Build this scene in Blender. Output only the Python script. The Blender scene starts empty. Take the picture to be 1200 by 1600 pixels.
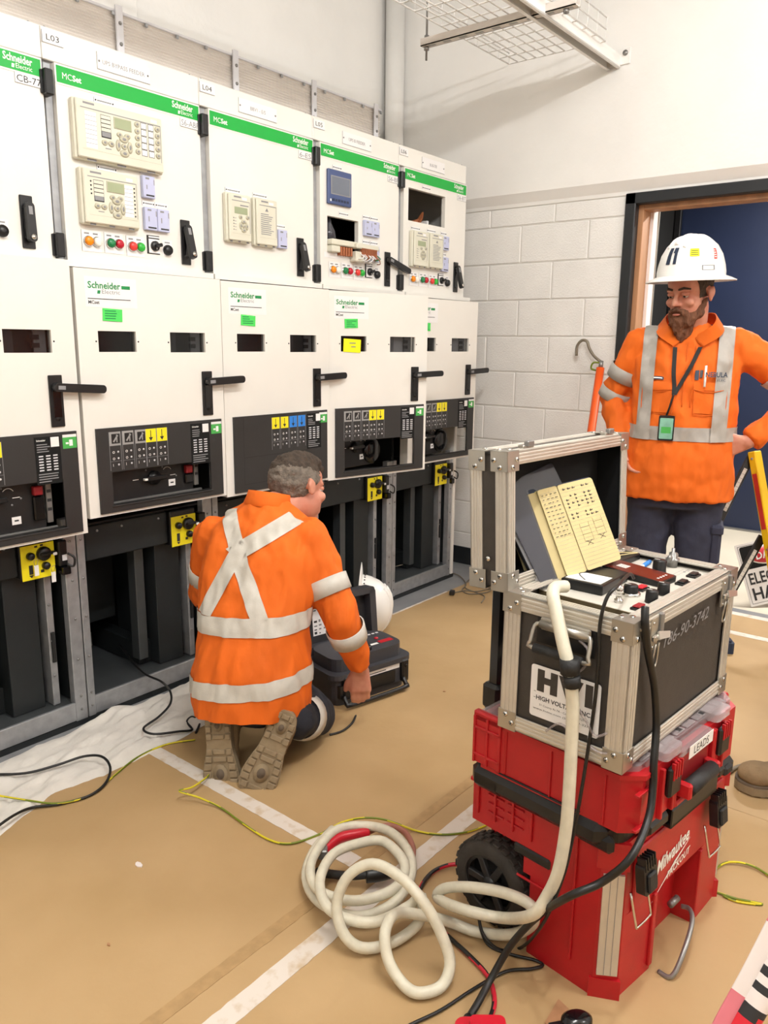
import bpy, bmesh, math, random
from mathutils import Vector, Matrix, noise
random.seed(7)
SC = bpy.context.scene
COL = SC.collection
# ---------------------------------------------------------------- camera
cam_data = bpy.data.cameras.new('camera')
cam_data.sensor_fit = 'VERTICAL'; cam_data.sensor_height = 36.0
cam_data.lens = 36.0 * 1226.26 / 1600.0
cam_data.clip_start = 0.02
cam = bpy.data.objects.new('camera', cam_data); COL.objects.link(cam)
YAW, PIT, ROL = math.radians(51.73), math.radians(12.13), math.radians(0.6)
_f = Vector((math.sin(YAW), math.cos(YAW), 0)); _r = Vector((math.cos(YAW), -math.sin(YAW), 0)); _u = Vector((0, 0, 1))
CF = _f * math.cos(PIT) - _u * math.sin(PIT)
_u2 = _u * math.cos(PIT) + _f * math.sin(PIT)
CR = _r * math.cos(ROL) + _u2 * math.sin(ROL)
CU = _u2 * math.cos(ROL) - _r * math.sin(ROL)
cam.matrix_world = Matrix(((CR.x, CU.x, -CF.x, -.8091), (CR.y, CU.y, -CF.y, -2.462), (CR.z, CU.z, -CF.z, 1.3546), (0, 0, 0, 1)))
SC.camera = cam
# ---------------------------------------------------------------- world, lamps, exposure
world = bpy.data.worlds.new('room_air'); SC.world = world; world.use_nodes = True
world.node_tree.nodes['Background'].inputs[0].default_value = (1.0, .96, .9, 1)
world.node_tree.nodes['Background'].inputs[1].default_value = 0.15
def lamp(name, loc, size, power, col, target=None, rz=0):
    d = bpy.data.lights.new(name, 'AREA'); d.shape = 'RECTANGLE'; d.size, d.size_y = size
    d.energy = power; d.color = col
    o = bpy.data.objects.new(name, d); COL.objects.link(o); o.location = loc
    if target: o.rotation_euler = (Vector(target) - Vector(loc)).to_track_quat('-Z', 'Y').to_euler()
    else: o.rotation_euler = (0, 0, rz)
    return o
WARM = (1.0, .994, .982)
def tube_lamp(c, d, power, n=3):          # a bare hanging fluorescent tube, lit all round, as a row of small round lamps
    for i in range(n):
        t = (i - (n - 1) / 2) * .42
        l = bpy.data.lights.new('tube_lamp', 'POINT'); l.energy = power / n; l.color = WARM; l.shadow_soft_size = .035
        o = bpy.data.objects.new('tube_lamp', l); COL.objects.link(o); o.location = (c[0] + d[0] * t, c[1] + d[1] * t, c[2])
tube_lamp((.35, -2.2, 3.06), (1, 0), 128)
tube_lamp((-1.9, -2.6, 3.06), (1, 0), 60)
tube_lamp((1.5, -4.4, 3.06), (0, 1), 105)
lamp('ceiling_lamp', (2.15, -1.9, 3.3), (.10, 1.0), 8, WARM)
lamp('lobby_lamp', (4.4, -1.6, 2.55), (.12, .9), 88, (1, .97, .92))
SC.view_settings.view_transform = 'Standard'; SC.view_settings.look = 'None'
SC.view_settings.exposure = -0.02; SC.view_settings.gamma = 1.0
SC.view_settings.use_curve_mapping = False
# ---------------------------------------------------------------- materials
def lin(h):
    h = h.lstrip('#'); c = [int(h[i:i + 2], 16) / 255 for i in (0, 2, 4)]
    return [(x / 12.92 if x <= .04045 else ((x + .055) / 1.055) ** 2.4) for x in c]
MATS = {}
def mat(name, hexc, rough=.5, metal=0.0, var=.06, scale=9, bump=0.0, bscale=80, alpha=1.0, emit=0.0, coat=0.0, spec=.5, stretch=None, hex2=None, lo=.35, hi=.65):
    m = bpy.data.materials.new(name); m.use_nodes = True; nt = m.node_tree; N = nt.nodes; L = nt.links
    b = N['Principled BSDF']; c = lin(hexc)
    b.inputs['Roughness'].default_value = rough; b.inputs['Metallic'].default_value = metal
    b.inputs['Specular IOR Level'].default_value = spec
    if coat: b.inputs['Coat Weight'].default_value = coat
    tc = N.new('ShaderNodeTexCoord'); src = tc.outputs['Object']
    if stretch:
        mp = N.new('ShaderNodeMapping'); mp.inputs['Scale'].default_value = stretch; L.new(src, mp.inputs['Vector']); src = mp.outputs['Vector']
    nz = N.new('ShaderNodeTexNoise'); nz.inputs['Scale'].default_value = scale; nz.inputs['Detail'].default_value = 5
    L.new(src, nz.inputs['Vector'])
    rp = N.new('ShaderNodeValToRGB'); L.new(nz.outputs['Fac'], rp.inputs['Fac'])
    c2 = lin(hex2) if hex2 else [x * (1 + var) for x in c]
    c1 = c if hex2 else [x * (1 - var) for x in c]
    rp.color_ramp.elements[0].position = lo; rp.color_ramp.elements[0].color = (*c1, 1)
    rp.color_ramp.elements[1].position = hi; rp.color_ramp.elements[1].color = (*c2, 1)
    L.new(rp.outputs['Color'], b.inputs['Base Color'])
    if bump:
        n2 = N.new('ShaderNodeTexNoise'); n2.inputs['Scale'].default_value = bscale; n2.inputs['Detail'].default_value = 4
        L.new(src, n2.inputs['Vector'])
        bp = N.new('ShaderNodeBump'); bp.inputs['Strength'].default_value = bump; bp.inputs['Distance'].default_value = .01
        L.new(n2.outputs['Fac'], bp.inputs['Height']); L.new(bp.outputs['Normal'], b.inputs['Normal'])
    if alpha < 1: b.inputs['Alpha'].default_value = alpha
    if emit:
        L.new(rp.outputs['Color'], b.inputs['Emission Color']); b.inputs['Emission Strength'].default_value = emit
    MATS[name] = m
    return m
mat('white_paint', 'edebe7', .42, var=.025, scale=3, bump=.22, bscale=18)
mat('block_paint', 'eae8e4', .42, var=.03, scale=6, bump=.3, bscale=120)
mat('mortar_paint', 'dcd9d3', .5, var=.03, bump=.2, bscale=60)
mat('ceiling_white', 'dedbd5', .7)
mat('powder_white', 'e8e5de', .38, var=.02, scale=4, bump=.04, bscale=400)
mat('powder_grey', '9c9b99', .4, var=.05)
mat('galv', 'a4a6a9', .42, metal=.55, var=.10, scale=30, bump=.05, bscale=120)
mat('dark_steel', '24282a', .5, metal=.2, var=.10)
mat('mid_steel', '54585a', .42, metal=.5, var=.10)
mat('inside_black', '151617', .7, var=.1)
mat('panel_charcoal', '2b2a2a', .5, var=.05)
mat('panel_black', '151415', .5, var=.05)
mat('black_plastic', '121214', .38, var=.08)
mat('black_gloss', '0d0d10', .15, var=.05)
mat('rubber', '1d1d1e', .6, var=.12, bump=.1, bscale=150)
mat('tyre', '37322d', .8, var=.2, scale=20, bump=.2, bscale=90)
mat('white_print', 'f2f0ec', .5, var=.01)
mat('label_white', 'edebea', .4, var=.02)
mat('label_grey', 'd9d8dc', .4, var=.02)
mat('ink', '2a2a2c', .6, var=.02)
mat('ink_grey', '8a8a8c', .6, var=.02)
mat('brand_green', '05a63a', .45, var=.03)
mat('logo_green', '128a48', .45, var=.02)
mat('note_green', '4fd860', .7, var=.04)
mat('note_yellow', 'eef01a', .7, var=.04)
mat('icon_yellow', 'f2e21c', .5, var=.03)
mat('icon_blue', '2a80d8', .5, var=.03)
mat('sticker_green', '45a84e', .5, var=.03)
mat('relay_cream', 'd8d5c4', .5, var=.03)
mat('relay_button', 'b9b59f', .5, var=.03)
mat('lcd', '9aa382', .3, var=.05)
mat('lavender', 'bdc1de', .35, var=.03)
mat('meter_blue', '41517e', .35, var=.04)
mat('meter_screen', '6a717e', .25, var=.05)
mat('lamp_orange', 'ef8a0c', .25, var=.03)
mat('lamp_white', 'efeae0', .25, var=.02)
mat('lamp_green', '187a45', .25, var=.03)
mat('lamp_red', 'b8142c', .25, var=.03)
mat('btn_red', 'dd3b34', .3, var=.03)
mat('btn_green', '2fae3c', .3, var=.03)
mat('chrome', 'd8d6d2', .2, metal=1, var=.03)
mat('copper', 'a5623f', .4, metal=.2, var=.15)
mat('window_glass', '15171a', .12, var=.3, scale=3, alpha=.4)
mat('glass_glare', '7d7d7b', .3, var=.15)
mat('tan_board', 'b99a6f', .6, var=.07, scale=2.2, bump=.06, bscale=40, hex2='ad8e62')
mat('cream_floor', 'ddd3c0', .45, var=.05, scale=3)
mat('grey_floor', '87888a', .4, var=.08, scale=8)
mat('floor_tape', 'd9cfc4', .6, hex2='c2ab8c', scale=26, lo=.52, hi=.74)
mat('tape_residue', 'a3845a', .6, hex2='b08f62', scale=40)
mat('cloth_white', 'dfdad2', .85, var=.05, scale=12, bump=.5, bscale=22)
mat('orange_fabric', 'e2670c', .8, var=.08, scale=7, bump=.5, bscale=16, stretch=(1, 1, .45))
mat('orange_fabric_dark', 'd8620f', .8, var=.09, scale=6, bump=.4, bscale=16, stretch=(1, 1, .45))
mat('reflective_tape', 'c9c4ba', .42, var=.05, scale=30, bump=.1, bscale=300)
mat('reflective_grey', 'a8a39c', .42, var=.05, scale=30, bump=.1, bscale=300)
mat('navy_fabric', '2e3042', .85, var=.15, scale=9, bump=.6, bscale=14)
mat('navy_dark', '20222b', .85, var=.15, scale=9, bump=.2, bscale=200)
mat('skin', 'd0937a', .5, var=.06, scale=18, bump=.04, bscale=200, hex2='c17c66')
mat('hair_brown', '43372d', .8, var=.3, scale=60, bump=.6, bscale=160, stretch=(1, 1, .35))
mat('hair_grey', '6f655b', .8, var=.3, scale=60, bump=.6, bscale=160)
mat('beard', '68412a', .8, var=.35, scale=70, bump=.8, bscale=150, stretch=(1, 1, .3))
mat('eye_white', 'b5aaa2', .5, var=.02)
mat('eye_dark', '2a211c', .2)
mat('lip', 'b8705f', .5)
mat('boot_suede', '8a7253', .85, var=.14, scale=20, bump=.2, bscale=120)
mat('sole', '8f7d62', .8, var=.10, scale=25, bump=.15, bscale=80)
mat('sole_dark', '66584a', .85, var=.10)
mat('hat_white', 'f0eeea', .28, var=.01, coat=.2)
mat('red_plastic', 'b3141d', .42, var=.07, scale=14, bump=.04, bscale=200)
mat('red_dark', '8a1018', .5, var=.07)
mat('clear_lid', 'b8aeb0', .18, var=.05, alpha=.42)
mat('case_panel', '3a3531', .55, var=.08, scale=40, bump=.12, bscale=350)
mat('alu', 'cfcac0', .36, metal=.5, var=.05, scale=14)
mat('alu_dull', 'a39d92', .4, metal=.6, var=.12, scale=25)
mat('corner_steel', 'b5b1a8', .3, metal=.8, var=.08)
mat('foam_black', '0b0b0c', .95, var=.1)
mat('ctrl_cream', 'cdc7bc', .45, var=.03)
mat('ctrl_side', '74664a', .5, var=.08)
mat('paper', 'd0be8a', .8, var=.03)
mat('paper_edge', 'd6c882', .8, var=.08, scale=200)
mat('navy_cover', '1d2c44', .5)
mat('sleeve_plastic', '4a4a52', .12, var=.2, scale=4, alpha=.75)
mat('red_glow', '5e1c12', .2, var=.1, emit=.12)
mat('hv_white', 'd6d0bc', .42, var=.06, scale=40, bump=.1, bscale=80)
mat('wire_black', '161616', .42, var=.1)
mat('wire_red', 'c41f34', .4)
mat('wire_pink', 'a06858', .5)
mat('wire_green', '6f7f1e', .45)
mat('wire_yellow', 'd8c820', .45)
mat('wire_grey', '7a7060', .5)
mat('clip_red', 'c0182a', .35)
mat('tape_white', 'eee4e0', .35, var=.03)
mat('tape_red', 'dd2033', .35, var=.05)
mat('tape_pink', 'dd7a86', .4, var=.04)
mat('door_navy', '1a2541', .4, var=.08, scale=2)
mat('frame_black', '1a1d21', .4, var=.05)
mat('wood', 'a97c58', .55, var=.15, scale=20, stretch=(1, 1, .08))
mat('barrier_yellow', 'f0c416', .4, var=.04)
mat('barrier_red', 'cf3a30', .4)
mat('ladder_orange', 'ea5a18', .45)
mat('sign_red', 'd02a3a', .4)
mat('case_grey', '3b3b40', .5, var=.06)
mat('case_inner', '2b2a2d', .55, var=.06)
mat('vent_sheet', 'd8d0c8', .5, var=.05, scale=4, stretch=(1, 1, 8))
mat('pipe_white', 'eceae6', .35, var=.02)
mat('tag_teal', '7fb5a0', .35, var=.15, scale=25)
mat('grey_metal', '8e8d8b', .35, metal=.6, var=.06)
# ---------------------------------------------------------------- mesh helpers
I4 = Matrix.Identity(4)
FRONT = Matrix(((1, 0, 0, 0), (0, 0, -1, 0), (0, 1, 0, 0), (0, 0, 0, 1)))   # xy drawing -> upright, facing -y
TEXTS = {}
def text_geo(s, shear=0.0):
    k = (s, shear)
    bold = s in ('Schneider', 'Set', 'MCset', 'HIGH VOLTAGE, INC.', 'Milwaukee', 'PACKOUT', 'NEBULA', 'DANGER', 'HAZARD', 'ELECTRICAL')
    if k not in TEXTS:
        cu = bpy.data.curves.new('txt', 'FONT'); cu.body = s; cu.resolution_u = 2; cu.size = 1.0; cu.shear = shear; cu.offset = .022 if bold else 0.0
        o = bpy.data.objects.new('txt', cu); COL.objects.link(o)
        me = bpy.data.meshes.new_from_object(o.evaluated_get(bpy.context.evaluated_depsgraph_get()))
        vs = [v.co.copy() for v in me.vertices]; fs = [tuple(p.vertices) for p in me.polygons]
        bpy.data.objects.remove(o); bpy.data.curves.remove(cu); bpy.data.meshes.remove(me)
        x0 = min(v.x for v in vs); x1 = max(v.x for v in vs); y0 = min(v.y for v in vs); y1 = max(v.y for v in vs)
        TEXTS[k] = ([((v.x - x0), (v.y - y0)) for v in vs], fs, x1 - x0, y1 - y0)
    return TEXTS[k]
class MB:
    def __init__(s, T=None):
        s.v = []; s.f = []; s.m = []; s.s = []; s.T = T.copy() if T else I4.copy()
    def add(s, vs, fs, m, smooth=False, T=None):
        X = s.T @ T if T is not None else s.T
        o = len(s.v); s.v.extend(X @ Vector(v) for v in vs)
        for f in fs: s.f.append(tuple(i + o for i in f)); s.m.append(m); s.s.append(smooth)
        return s
    def box(s, x0, x1, y0, y1, z0, z1, m, bev=0, T=None):
        if not bev:
            return s.add([(x, y, z) for z in (z0, z1) for y in (y0, y1) for x in (x0, x1)],
                  [(0, 2, 3, 1), (4, 5, 7, 6), (0, 1, 5, 4), (2, 6, 7, 3), (0, 4, 6, 2), (1, 3, 7, 5)], m, False, T)
        b = min(bev, (x1 - x0) * .45, (y1 - y0) * .45, (z1 - z0) * .45); vs = []; idx = {}
        X = (x0, x1); Y = (y0, y1); Z = (z0, z1)
        for i in (0, 1):
            for j in (0, 1):
                for k in (0, 1):
                    sx, sy, sz = 1 - 2 * i, 1 - 2 * j, 1 - 2 * k
                    for a in range(3):
                        p = [X[i] + sx * b, Y[j] + sy * b, Z[k] + sz * b]; p[a] = (X[i], Y[j], Z[k])[a]
                        idx[i, j, k, a] = len(vs); vs.append(tuple(p))
        fs = []
        for a in range(3):
            u, w = (a + 1) % 3, (a + 2) % 3
            for e in (0, 1):
                q = []
                for (p, r) in ((0, 0), (1, 0), (1, 1), (0, 1)):
                    c = [0, 0, 0]; c[a] = e; c[u] = p; c[w] = r; q.append(idx[c[0], c[1], c[2], a])
                fs.append(tuple(q if e else q[::-1]))
            for p in (0, 1):
                for r in (0, 1):
                    c0 = [0, 0, 0]; c0[u] = p; c0[w] = r; c1 = c0[:]; c1[a] = 1
                    q = [idx[(*c0, u)], idx[(*c1, u)], idx[(*c1, w)], idx[(*c0, w)]]
                    fs.append(tuple(q if p != r else q[::-1]))
        for i in (0, 1):
            for j in (0, 1):
                for k in (0, 1):
                    q = (idx[i, j, k, 0], idx[i, j, k, 1], idx[i, j, k, 2]); fs.append(q if (i + j + k) % 2 else q[::-1])
        return s.add(vs, fs, m, False, T)
    def prism(s, pts, z0, z1, m, T=None, smooth=False):
        n = len(pts); vs = [(x, y, z0) for x, y in pts] + [(x, y, z1) for x, y in pts]
        a = sum(pts[i][0] * pts[(i + 1) % n][1] - pts[(i + 1) % n][0] * pts[i][1] for i in range(n))
        fs = [tuple(range(n))[::-1], tuple(range(n, 2 * n))] + [(i, (i + 1) % n, n + (i + 1) % n, n + i) for i in range(n)]
        if a < 0: fs = [f[::-1] for f in fs]
        return s.add(vs, fs, m, smooth, T)
    def lathe(s, prof, m, n=20, T=None, smooth=True, sx=1, sy=1, cap=True):
        vs = []; fs = []
        for (r, z) in prof:
            for i in range(n):
                a = 2 * math.pi * i / n; vs.append((r * sx * math.cos(a), r * sy * math.sin(a), z))
        for j in range(len(prof) - 1):
            for i in range(n):
                fs.append((j * n + i, j * n + (i + 1) % n, (j + 1) * n + (i + 1) % n, (j + 1) * n + i))
        if cap: fs.append(tuple(range(n))[::-1]); fs.append(tuple(range((len(prof) - 1) * n, len(prof) * n)))
        return s.add(vs, fs, m, smooth, T)
    def cyl(s, p0, p1, r, m, n=12, r1=None, smooth=True):
        p0 = Vector(p0); p1 = Vector(p1); d = p1 - p0
        T = Matrix.Translation(p0) @ d.to_track_quat('Z', 'Y').to_matrix().to_4x4()
        return s.lathe([(r, 0), (r if r1 is None else r1, d.length)], m, n, T, smooth)
    def ball(s, c, r, m, n=12, k=8, R=None):
        if not hasattr(r, '__len__'): r = (r, r, r)
        prof = [(math.sin(math.pi * j / k), -math.cos(math.pi * j / k)) for j in range(k + 1)]
        prof[0] = (.02, -1); prof[-1] = (.02, 1)
        T = Matrix.Translation(c) @ (R.to_4x4() if R else I4) @ Matrix.Diagonal((*r, 1))
        return s.lathe(prof, m, n, T)
    def cap(s, p0, r0, p1, r1, m, n=12, k=4):
        p0 = Vector(p0); p1 = Vector(p1); d = p1 - p0; L = d.length; prof = []
        for j in range(k + 1):
            a = -math.pi / 2 + math.pi / 2 * j / k; prof.append((max(r0 * math.cos(a), .001), r0 * math.sin(a)))
        for j in range(k + 1):
            a = math.pi / 2 * j / k; prof.append((max(r1 * math.cos(a), .001), L + r1 * math.sin(a)))
        T = Matrix.Translation(p0) @ d.to_track_quat('Z', 'Y').to_matrix().to_4x4()
        return s.lathe(prof, m, n, T)
    def tube(s, pts, r, m, n=8, sub=5, closed=False, T=None, m2=None):
        P = spline([Vector(p) for p in pts], sub, closed); vs = []; fs = []; N = None; c = len(P)
        for i, p in enumerate(P):
            t = (P[(i + 1) % c] - P[i - 1]) if closed else (P[min(i + 1, c - 1)] - P[max(i - 1, 0)])
            if t.length < 1e-9: t = Vector((0, 0, 1))
            t.normalize()
            if N is None: N = t.orthogonal().normalized()
            N = (N - t * N.dot(t)); N = N.normalized() if N.length > 1e-6 else t.orthogonal().normalized()
            B = t.cross(N)
            for k in range(n):
                a = 2 * math.pi * k / n; vs.append(p + (N * math.cos(a) + B * math.sin(a)) * r)
        e = c if closed else c - 1
        for i in range(e):
            for k in range(n):
                f = (i * n + k, i * n + (k + 1) % n, ((i + 1) % c) * n + (k + 1) % n, ((i + 1) % c) * n + k)
                fs.append((f, m2 if (m2 and ((k + i // 3) % n) < n // 2) else m))
        o = len(s.v); X = s.T @ T if T is not None else s.T
        s.v.extend(X @ v for v in vs)
        for f, mm in fs: s.f.append(tuple(i + o for i in f)); s.m.append(mm); s.s.append(True)
        if not closed:
            for base in (0, (c - 1) * n):
                q = tuple(o + base + k for k in range(n)); s.f.append(q[::-1] if base == 0 else q); s.m.append(m); s.s.append(False)
        return s
    def loft(s, secs, m, n=28, smooth=True):
        vs = []; fs = []            # secs: (centre, axis_a * half, axis_b * half, exponent)
        for (c, a, b, e) in secs:
            c = Vector(c); a = Vector(a); b = Vector(b)
            for i in range(n):
                t = 2 * math.pi * i / n; ct, st = math.cos(t), math.sin(t)
                vs.append(c + a * math.copysign(abs(ct) ** (2 / e), ct) + b * math.copysign(abs(st) ** (2 / e), st))
        for j in range(len(secs) - 1):
            for i in range(n): fs.append((j * n + i, j * n + (i + 1) % n, (j + 1) * n + (i + 1) % n, (j + 1) * n + i))
        fs.append(tuple(range(n))[::-1]); fs.append(tuple(range((len(secs) - 1) * n, len(secs) * n)))
        return s.add(vs, fs, m, smooth)
    def text(s, txt, x, y, w, h, m, T=None, z=.0008, shear=0, align='l'):
        vs, fs, tw, th = text_geo(txt, shear); sc = min(w / tw if w else 9, h / th if h else 9)
        if align == 'fill': sx, sy = w / tw, h / th
        else: sx = sy = sc
        ox = x + (w - tw * sx) / 2 if align == 'c' else x
        return s.add([(ox + a * sx, y + b * sy, z) for a, b in vs], fs, m, False, T)
    def rect(s, x0, x1, y0, y1, m, T=None, z=0.0, th=0.0):
        if th: return s.box(x0, x1, y0, y1, z, z + th, m, 0, T)
        return s.add([(x0, y0, z), (x1, y0, z), (x1, y1, z), (x0, y1, z)], [(0, 1, 2, 3)], m, False, T)
    def build(s, name, parent=None, label=None, **kw):
        off = Vector((0, 0, 0)); q = parent
        while q is not None: off += q.location; q = q.parent
        me = bpy.data.meshes.new(name)
        me.from_pydata([tuple(v - off) for v in s.v], [], s.f)
        names = []
        for x in s.m:
            if x not in names: names.append(x)
        for x in names: me.materials.append(MATS[x])
        mi = {x: i for i, x in enumerate(names)}
        me.polygons.foreach_set('material_index', [mi[x] for x in s.m])
        me.polygons.foreach_set('use_smooth', s.s); me.update()
        o = bpy.data.objects.new(name, me); COL.objects.link(o)
        if parent: o.parent = parent
        if label: o['label'] = label
        for k, v in kw.items(): o[k] = v
        return o
def spline(P, sub, closed=False):
    if sub <= 1: return P
    out = []; n = len(P)
    for i in range(n if closed else n - 1):
        a, b, c, d = (P[(i - 1) % n], P[i], P[(i + 1) % n], P[(i + 2) % n]) if closed else (P[max(i - 1, 0)], P[i], P[i + 1], P[min(i + 2, n - 1)])
        for k in range(sub):
            t = k / sub
            out.append(.5 * ((2 * b) + (c - a) * t + (2 * a - 5 * b + 4 * c - d) * t * t + (3 * b - a - 3 * c + d) * t ** 3))
    if not closed: out.append(P[-1])
    return out
def thing(name, label, cat, loc=(0, 0, 0), group=None):
    o = bpy.data.objects.new(name, None); COL.objects.link(o); o.location = loc; o.empty_display_size = .05
    o['label'] = label; o['category'] = cat
    if group: o['group'] = group
    return o
def tag(o, label, cat, group=None):
    o['label'] = label; o['category'] = cat
    if group: o['group'] = group
    return o
def frame(loc, rz=0, rx=0, ry=0):
    return Matrix.Translation(loc) @ Matrix.Rotation(math.radians(rz), 4, 'Z') @ Matrix.Rotation(math.radians(ry), 4, 'Y') @ Matrix.Rotation(math.radians(rx), 4, 'X')
def rrect(x0, x1, y0, y1, r, k=4):
    P = []
    for cx, cy, a0 in ((x1 - r, y0 + r, -90), (x1 - r, y1 - r, 0), (x0 + r, y1 - r, 90), (x0 + r, y0 + r, 180)):
        for i in range(k + 1):
            a = math.radians(a0 + 90 * i / k); P.append((cx + r * math.cos(a), cy + r * math.sin(a)))
    return P
# ================================================================ ROOM
def struct(o): o['kind'] = 'structure'; return o
RX, BY = 3.264, .70
m = MB(); m.box(-4, RX + .2, -6, BY, -.1, 0, 'grey_floor'); struct(m.build('floor'))
m = MB(); m.box(-4, 5.6, -6, BY + .2, 3.5, 3.6, 'ceiling_white'); struct(m.build('ceiling'))
m = MB(); m.box(-4, RX, BY, BY + .15, 0, 3.5, 'white_paint'); m.box(.95, 1.45, BY - .012, BY, 2.2, 3.5, 'white_paint', .004); m.box(.93, .945, BY - .03, BY, 2.2, 3.5, 'white_paint', .004)
struct(m.build('wall_back'))
m = MB(); m.box(-4.15, -4, -6, BY, 0, 3.5, 'white_paint'); struct(m.build('wall_left'))
m = MB(); m.box(-4.15, 5.6, -6.15, -6, 0, 3.5, 'white_paint'); struct(m.build('wall_front'))
# right wall: painted block-work under a concrete beam, with a doorway
DL, DR, DH = -.85, -1.85, 2.055                 # doorway
m = MB()
m.box(RX, RX + .2, DL, BY, 0, 2.12, 'mortar_paint'); m.box(RX, RX + .2, -6, DR, 0, 2.12, 'mortar_paint')
m.box(RX, RX + .2, DR, DL, DH, 2.12, 'mortar_paint')
beam = [(RX + .2, 2.10), (RX - .006, 2.10), (RX - .010, 2.118), (RX - .042, 2.165), (RX - .045, 3.5), (RX + .2, 3.5)]
m.prism([(x, z) for x, z in beam], -BY, 6, 'white_paint', Matrix(((1, 0, 0, 0), (0, 0, -1, 0), (0, 1, 0, 0), (0, 0, 0, 1))))
WR = struct(m.build('wall_right'))
def block(y0, y1, z0, z1, d):
    b = MB(); b.box(RX - .005 - d, RX + .02, y0, y1, z0, z1, 'block_paint', .003); b.build('brick', WR)
J0 = -.2046
for c in range(0, 11):
    z0 = c * .2; z1 = min(z0 + .2, 2.098)
    off = 0 if c % 2 == 0 else .2
    # joints sit every 0.4 m, alternate courses shifted by half a block
    y = J0 + .2 - off - 1.2
    while y < BY:
        a, b_ = max(y, DL + .052), min(y + .4, BY - .002)
        if b_ - a > .03: block(a + .004, b_ - .004, z0 + .004, z1 - .004, random.uniform(-.0012, .0012))
        y += .4
m = MB(); m.box(RX - .018, RX - .0065, DL + .052, BY - .01, .001, .11, 'frame_black', .003); struct(m.build('baseboard_right'))
# door frame
m = MB()
for y0, y1, z0, z1 in ((DL - .004, DL + .05, .0, DH + .05), (DR - .05, DR + .004, 0, DH + .05), (DR - .05, DL + .05, DH - .004, DH + .05)):
    m.box(RX - .025, RX + .03, y0, y1, z0, z1, 'frame_black', .004)
struct(m.build('trim_1'))
m = MB()
m.box(RX + .03, RX + .13, DL - .028, DL, 0, DH, 'wood', .002); m.box(RX + .03, RX + .13, DR, DR + .028, 0, DH, 'wood', .002)
m.box(RX + .03, RX + .13, DR + .028, DL - .028, DH - .028, DH, 'wood', .002)
m.box(RX + .13, RX + .2, DL - .045, DL, 0, DH, 'tape_white', .002); m.box(RX + .195, RX + .205, DL - .05, DL, 0, DH, 'alu_dull')
struct(m.build('trim_2'))
# lobby behind the doorway
m = MB(); m.box(RX + .2, 5.6, -3.2, -.4, -.1, 0, 'cream_floor'); struct(m.build('floor_lobby'))
m = MB(); m.box(5.42, 5.6, -3.2, -.2, 0, 2.7, 'door_navy'); m.box(5.38, 5.42, -3.2, -.62, 0, .012, 'grey_metal'); struct(m.build('wall_lobby_back'))
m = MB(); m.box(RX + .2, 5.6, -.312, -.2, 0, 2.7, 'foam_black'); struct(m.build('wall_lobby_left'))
m = MB(); m.box(RX + .2, 5.6, -3.4, -3.2, 0, 2.7, 'white_paint'); struct(m.build('wall_lobby_right'))
m = MB(); m.box(RX + .2, 5.6, -3.4, -.2, 2.7, 2.8, 'ceiling_white'); struct(m.build('ceiling_lobby'))
m = MB(); m.box(5.36, 5.40, -.365, -.32, 0, 2.6, 'black_plastic', .004); m.box(5.345, 5.36, -.355, -.33, 1.72, 1.86, 'grey_metal', .003); struct(m.build('trim_3'))
m = MB(); m.cyl((RX - .10, BY - .075, 0), (RX - .10, BY - .075, 3.5), .056, 'pipe_white', 24); struct(m.build('trim_4'))
# tan protection boards with their tape, laid over the painted floor
fc = tag(MB().build('floor_covering'), 'tan protective boards laid over the grey floor and taped along the seams', 'floor covering')
def board(x0, x1, y0, y1):
    b = MB(); b.box(x0, x1, y0, y1, .0005, .004, 'tan_board', .001); b.build('board_sheet', fc)
for x0, x1, y0, y1 in ((-4, .6, -1.399, -.145), (.602, 3.06, -1.399, -.145), (-4, -.9, -3.8, -1.401), (-.898, 1.5, -3.8, -1.401), (1.502, 3.06, -3.8, -1.401), (-4, 3.06, -6, -3.802)):
    board(x0, x1, y0, y1)
def tape(pts_w, w, mt, name='seam_tape', z=.0042):
    z += len(fc.children) * .00004
    b = MB(); (x0, y0), (x1, y1) = pts_w; L = math.hypot(x1 - x0, y1 - y0); n = max(3, int(L / .02)); A = []; B = []
    ux, uy = (x1 - x0) / L, (y1 - y0) / L
    for i in range(n + 1):
        t = L * i / n; ja = w / 2 + .0025 * noise.noise(Vector((t * 40, w, 1))); jb = w / 2 + .0025 * noise.noise(Vector((t * 40, w, 7)))
        A.append((x0 + ux * t - uy * ja, y0 + uy * t + ux * ja)); B.append((x0 + ux * t + uy * jb, y0 + uy * t - ux * jb))
    vs = [(x, y, z) for x, y in A] + [(x, y, z) for x, y in B] + [(x, y, z + .0006) for x, y in A] + [(x, y, z + .0006) for x, y in B]
    k = n + 1; fs = []
    for i in range(n):
        fs += [(2 * k + i, 3 * k + i, 3 * k + i + 1, 2 * k + i + 1), (i, 2 * k + i, 2 * k + i + 1, i + 1), (k + i + 1, 3 * k + i + 1, 3 * k + i, k + i)]
    b.add(vs, fs, mt); b.build(name, fc)
tape(((.615, -.30), (.597, -1.37)), .050, 'floor_tape')
tape(((-.9, -1.372), (1.75, -1.398)), .052, 'floor_tape')
tape(((-.9, -1.262), (1.5, -1.298)), .034, 'tape_residue', 'tape_mark')
tape(((2.2, -.147), (2.7, -.147)), .012, 'floor_tape')
tape(((3.06, -.6), (3.06, -3.4)), .05, 'floor_tape'); tape(((3.36, -.86), (3.36, -1.84)), .05, 'floor_tape', z=.0045)
m = MB(); m.box(3.085, 3.335, -1.84, -.87, .0005, .006, 'tan_board', .002); m.build('threshold_sheet', fc)
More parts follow.
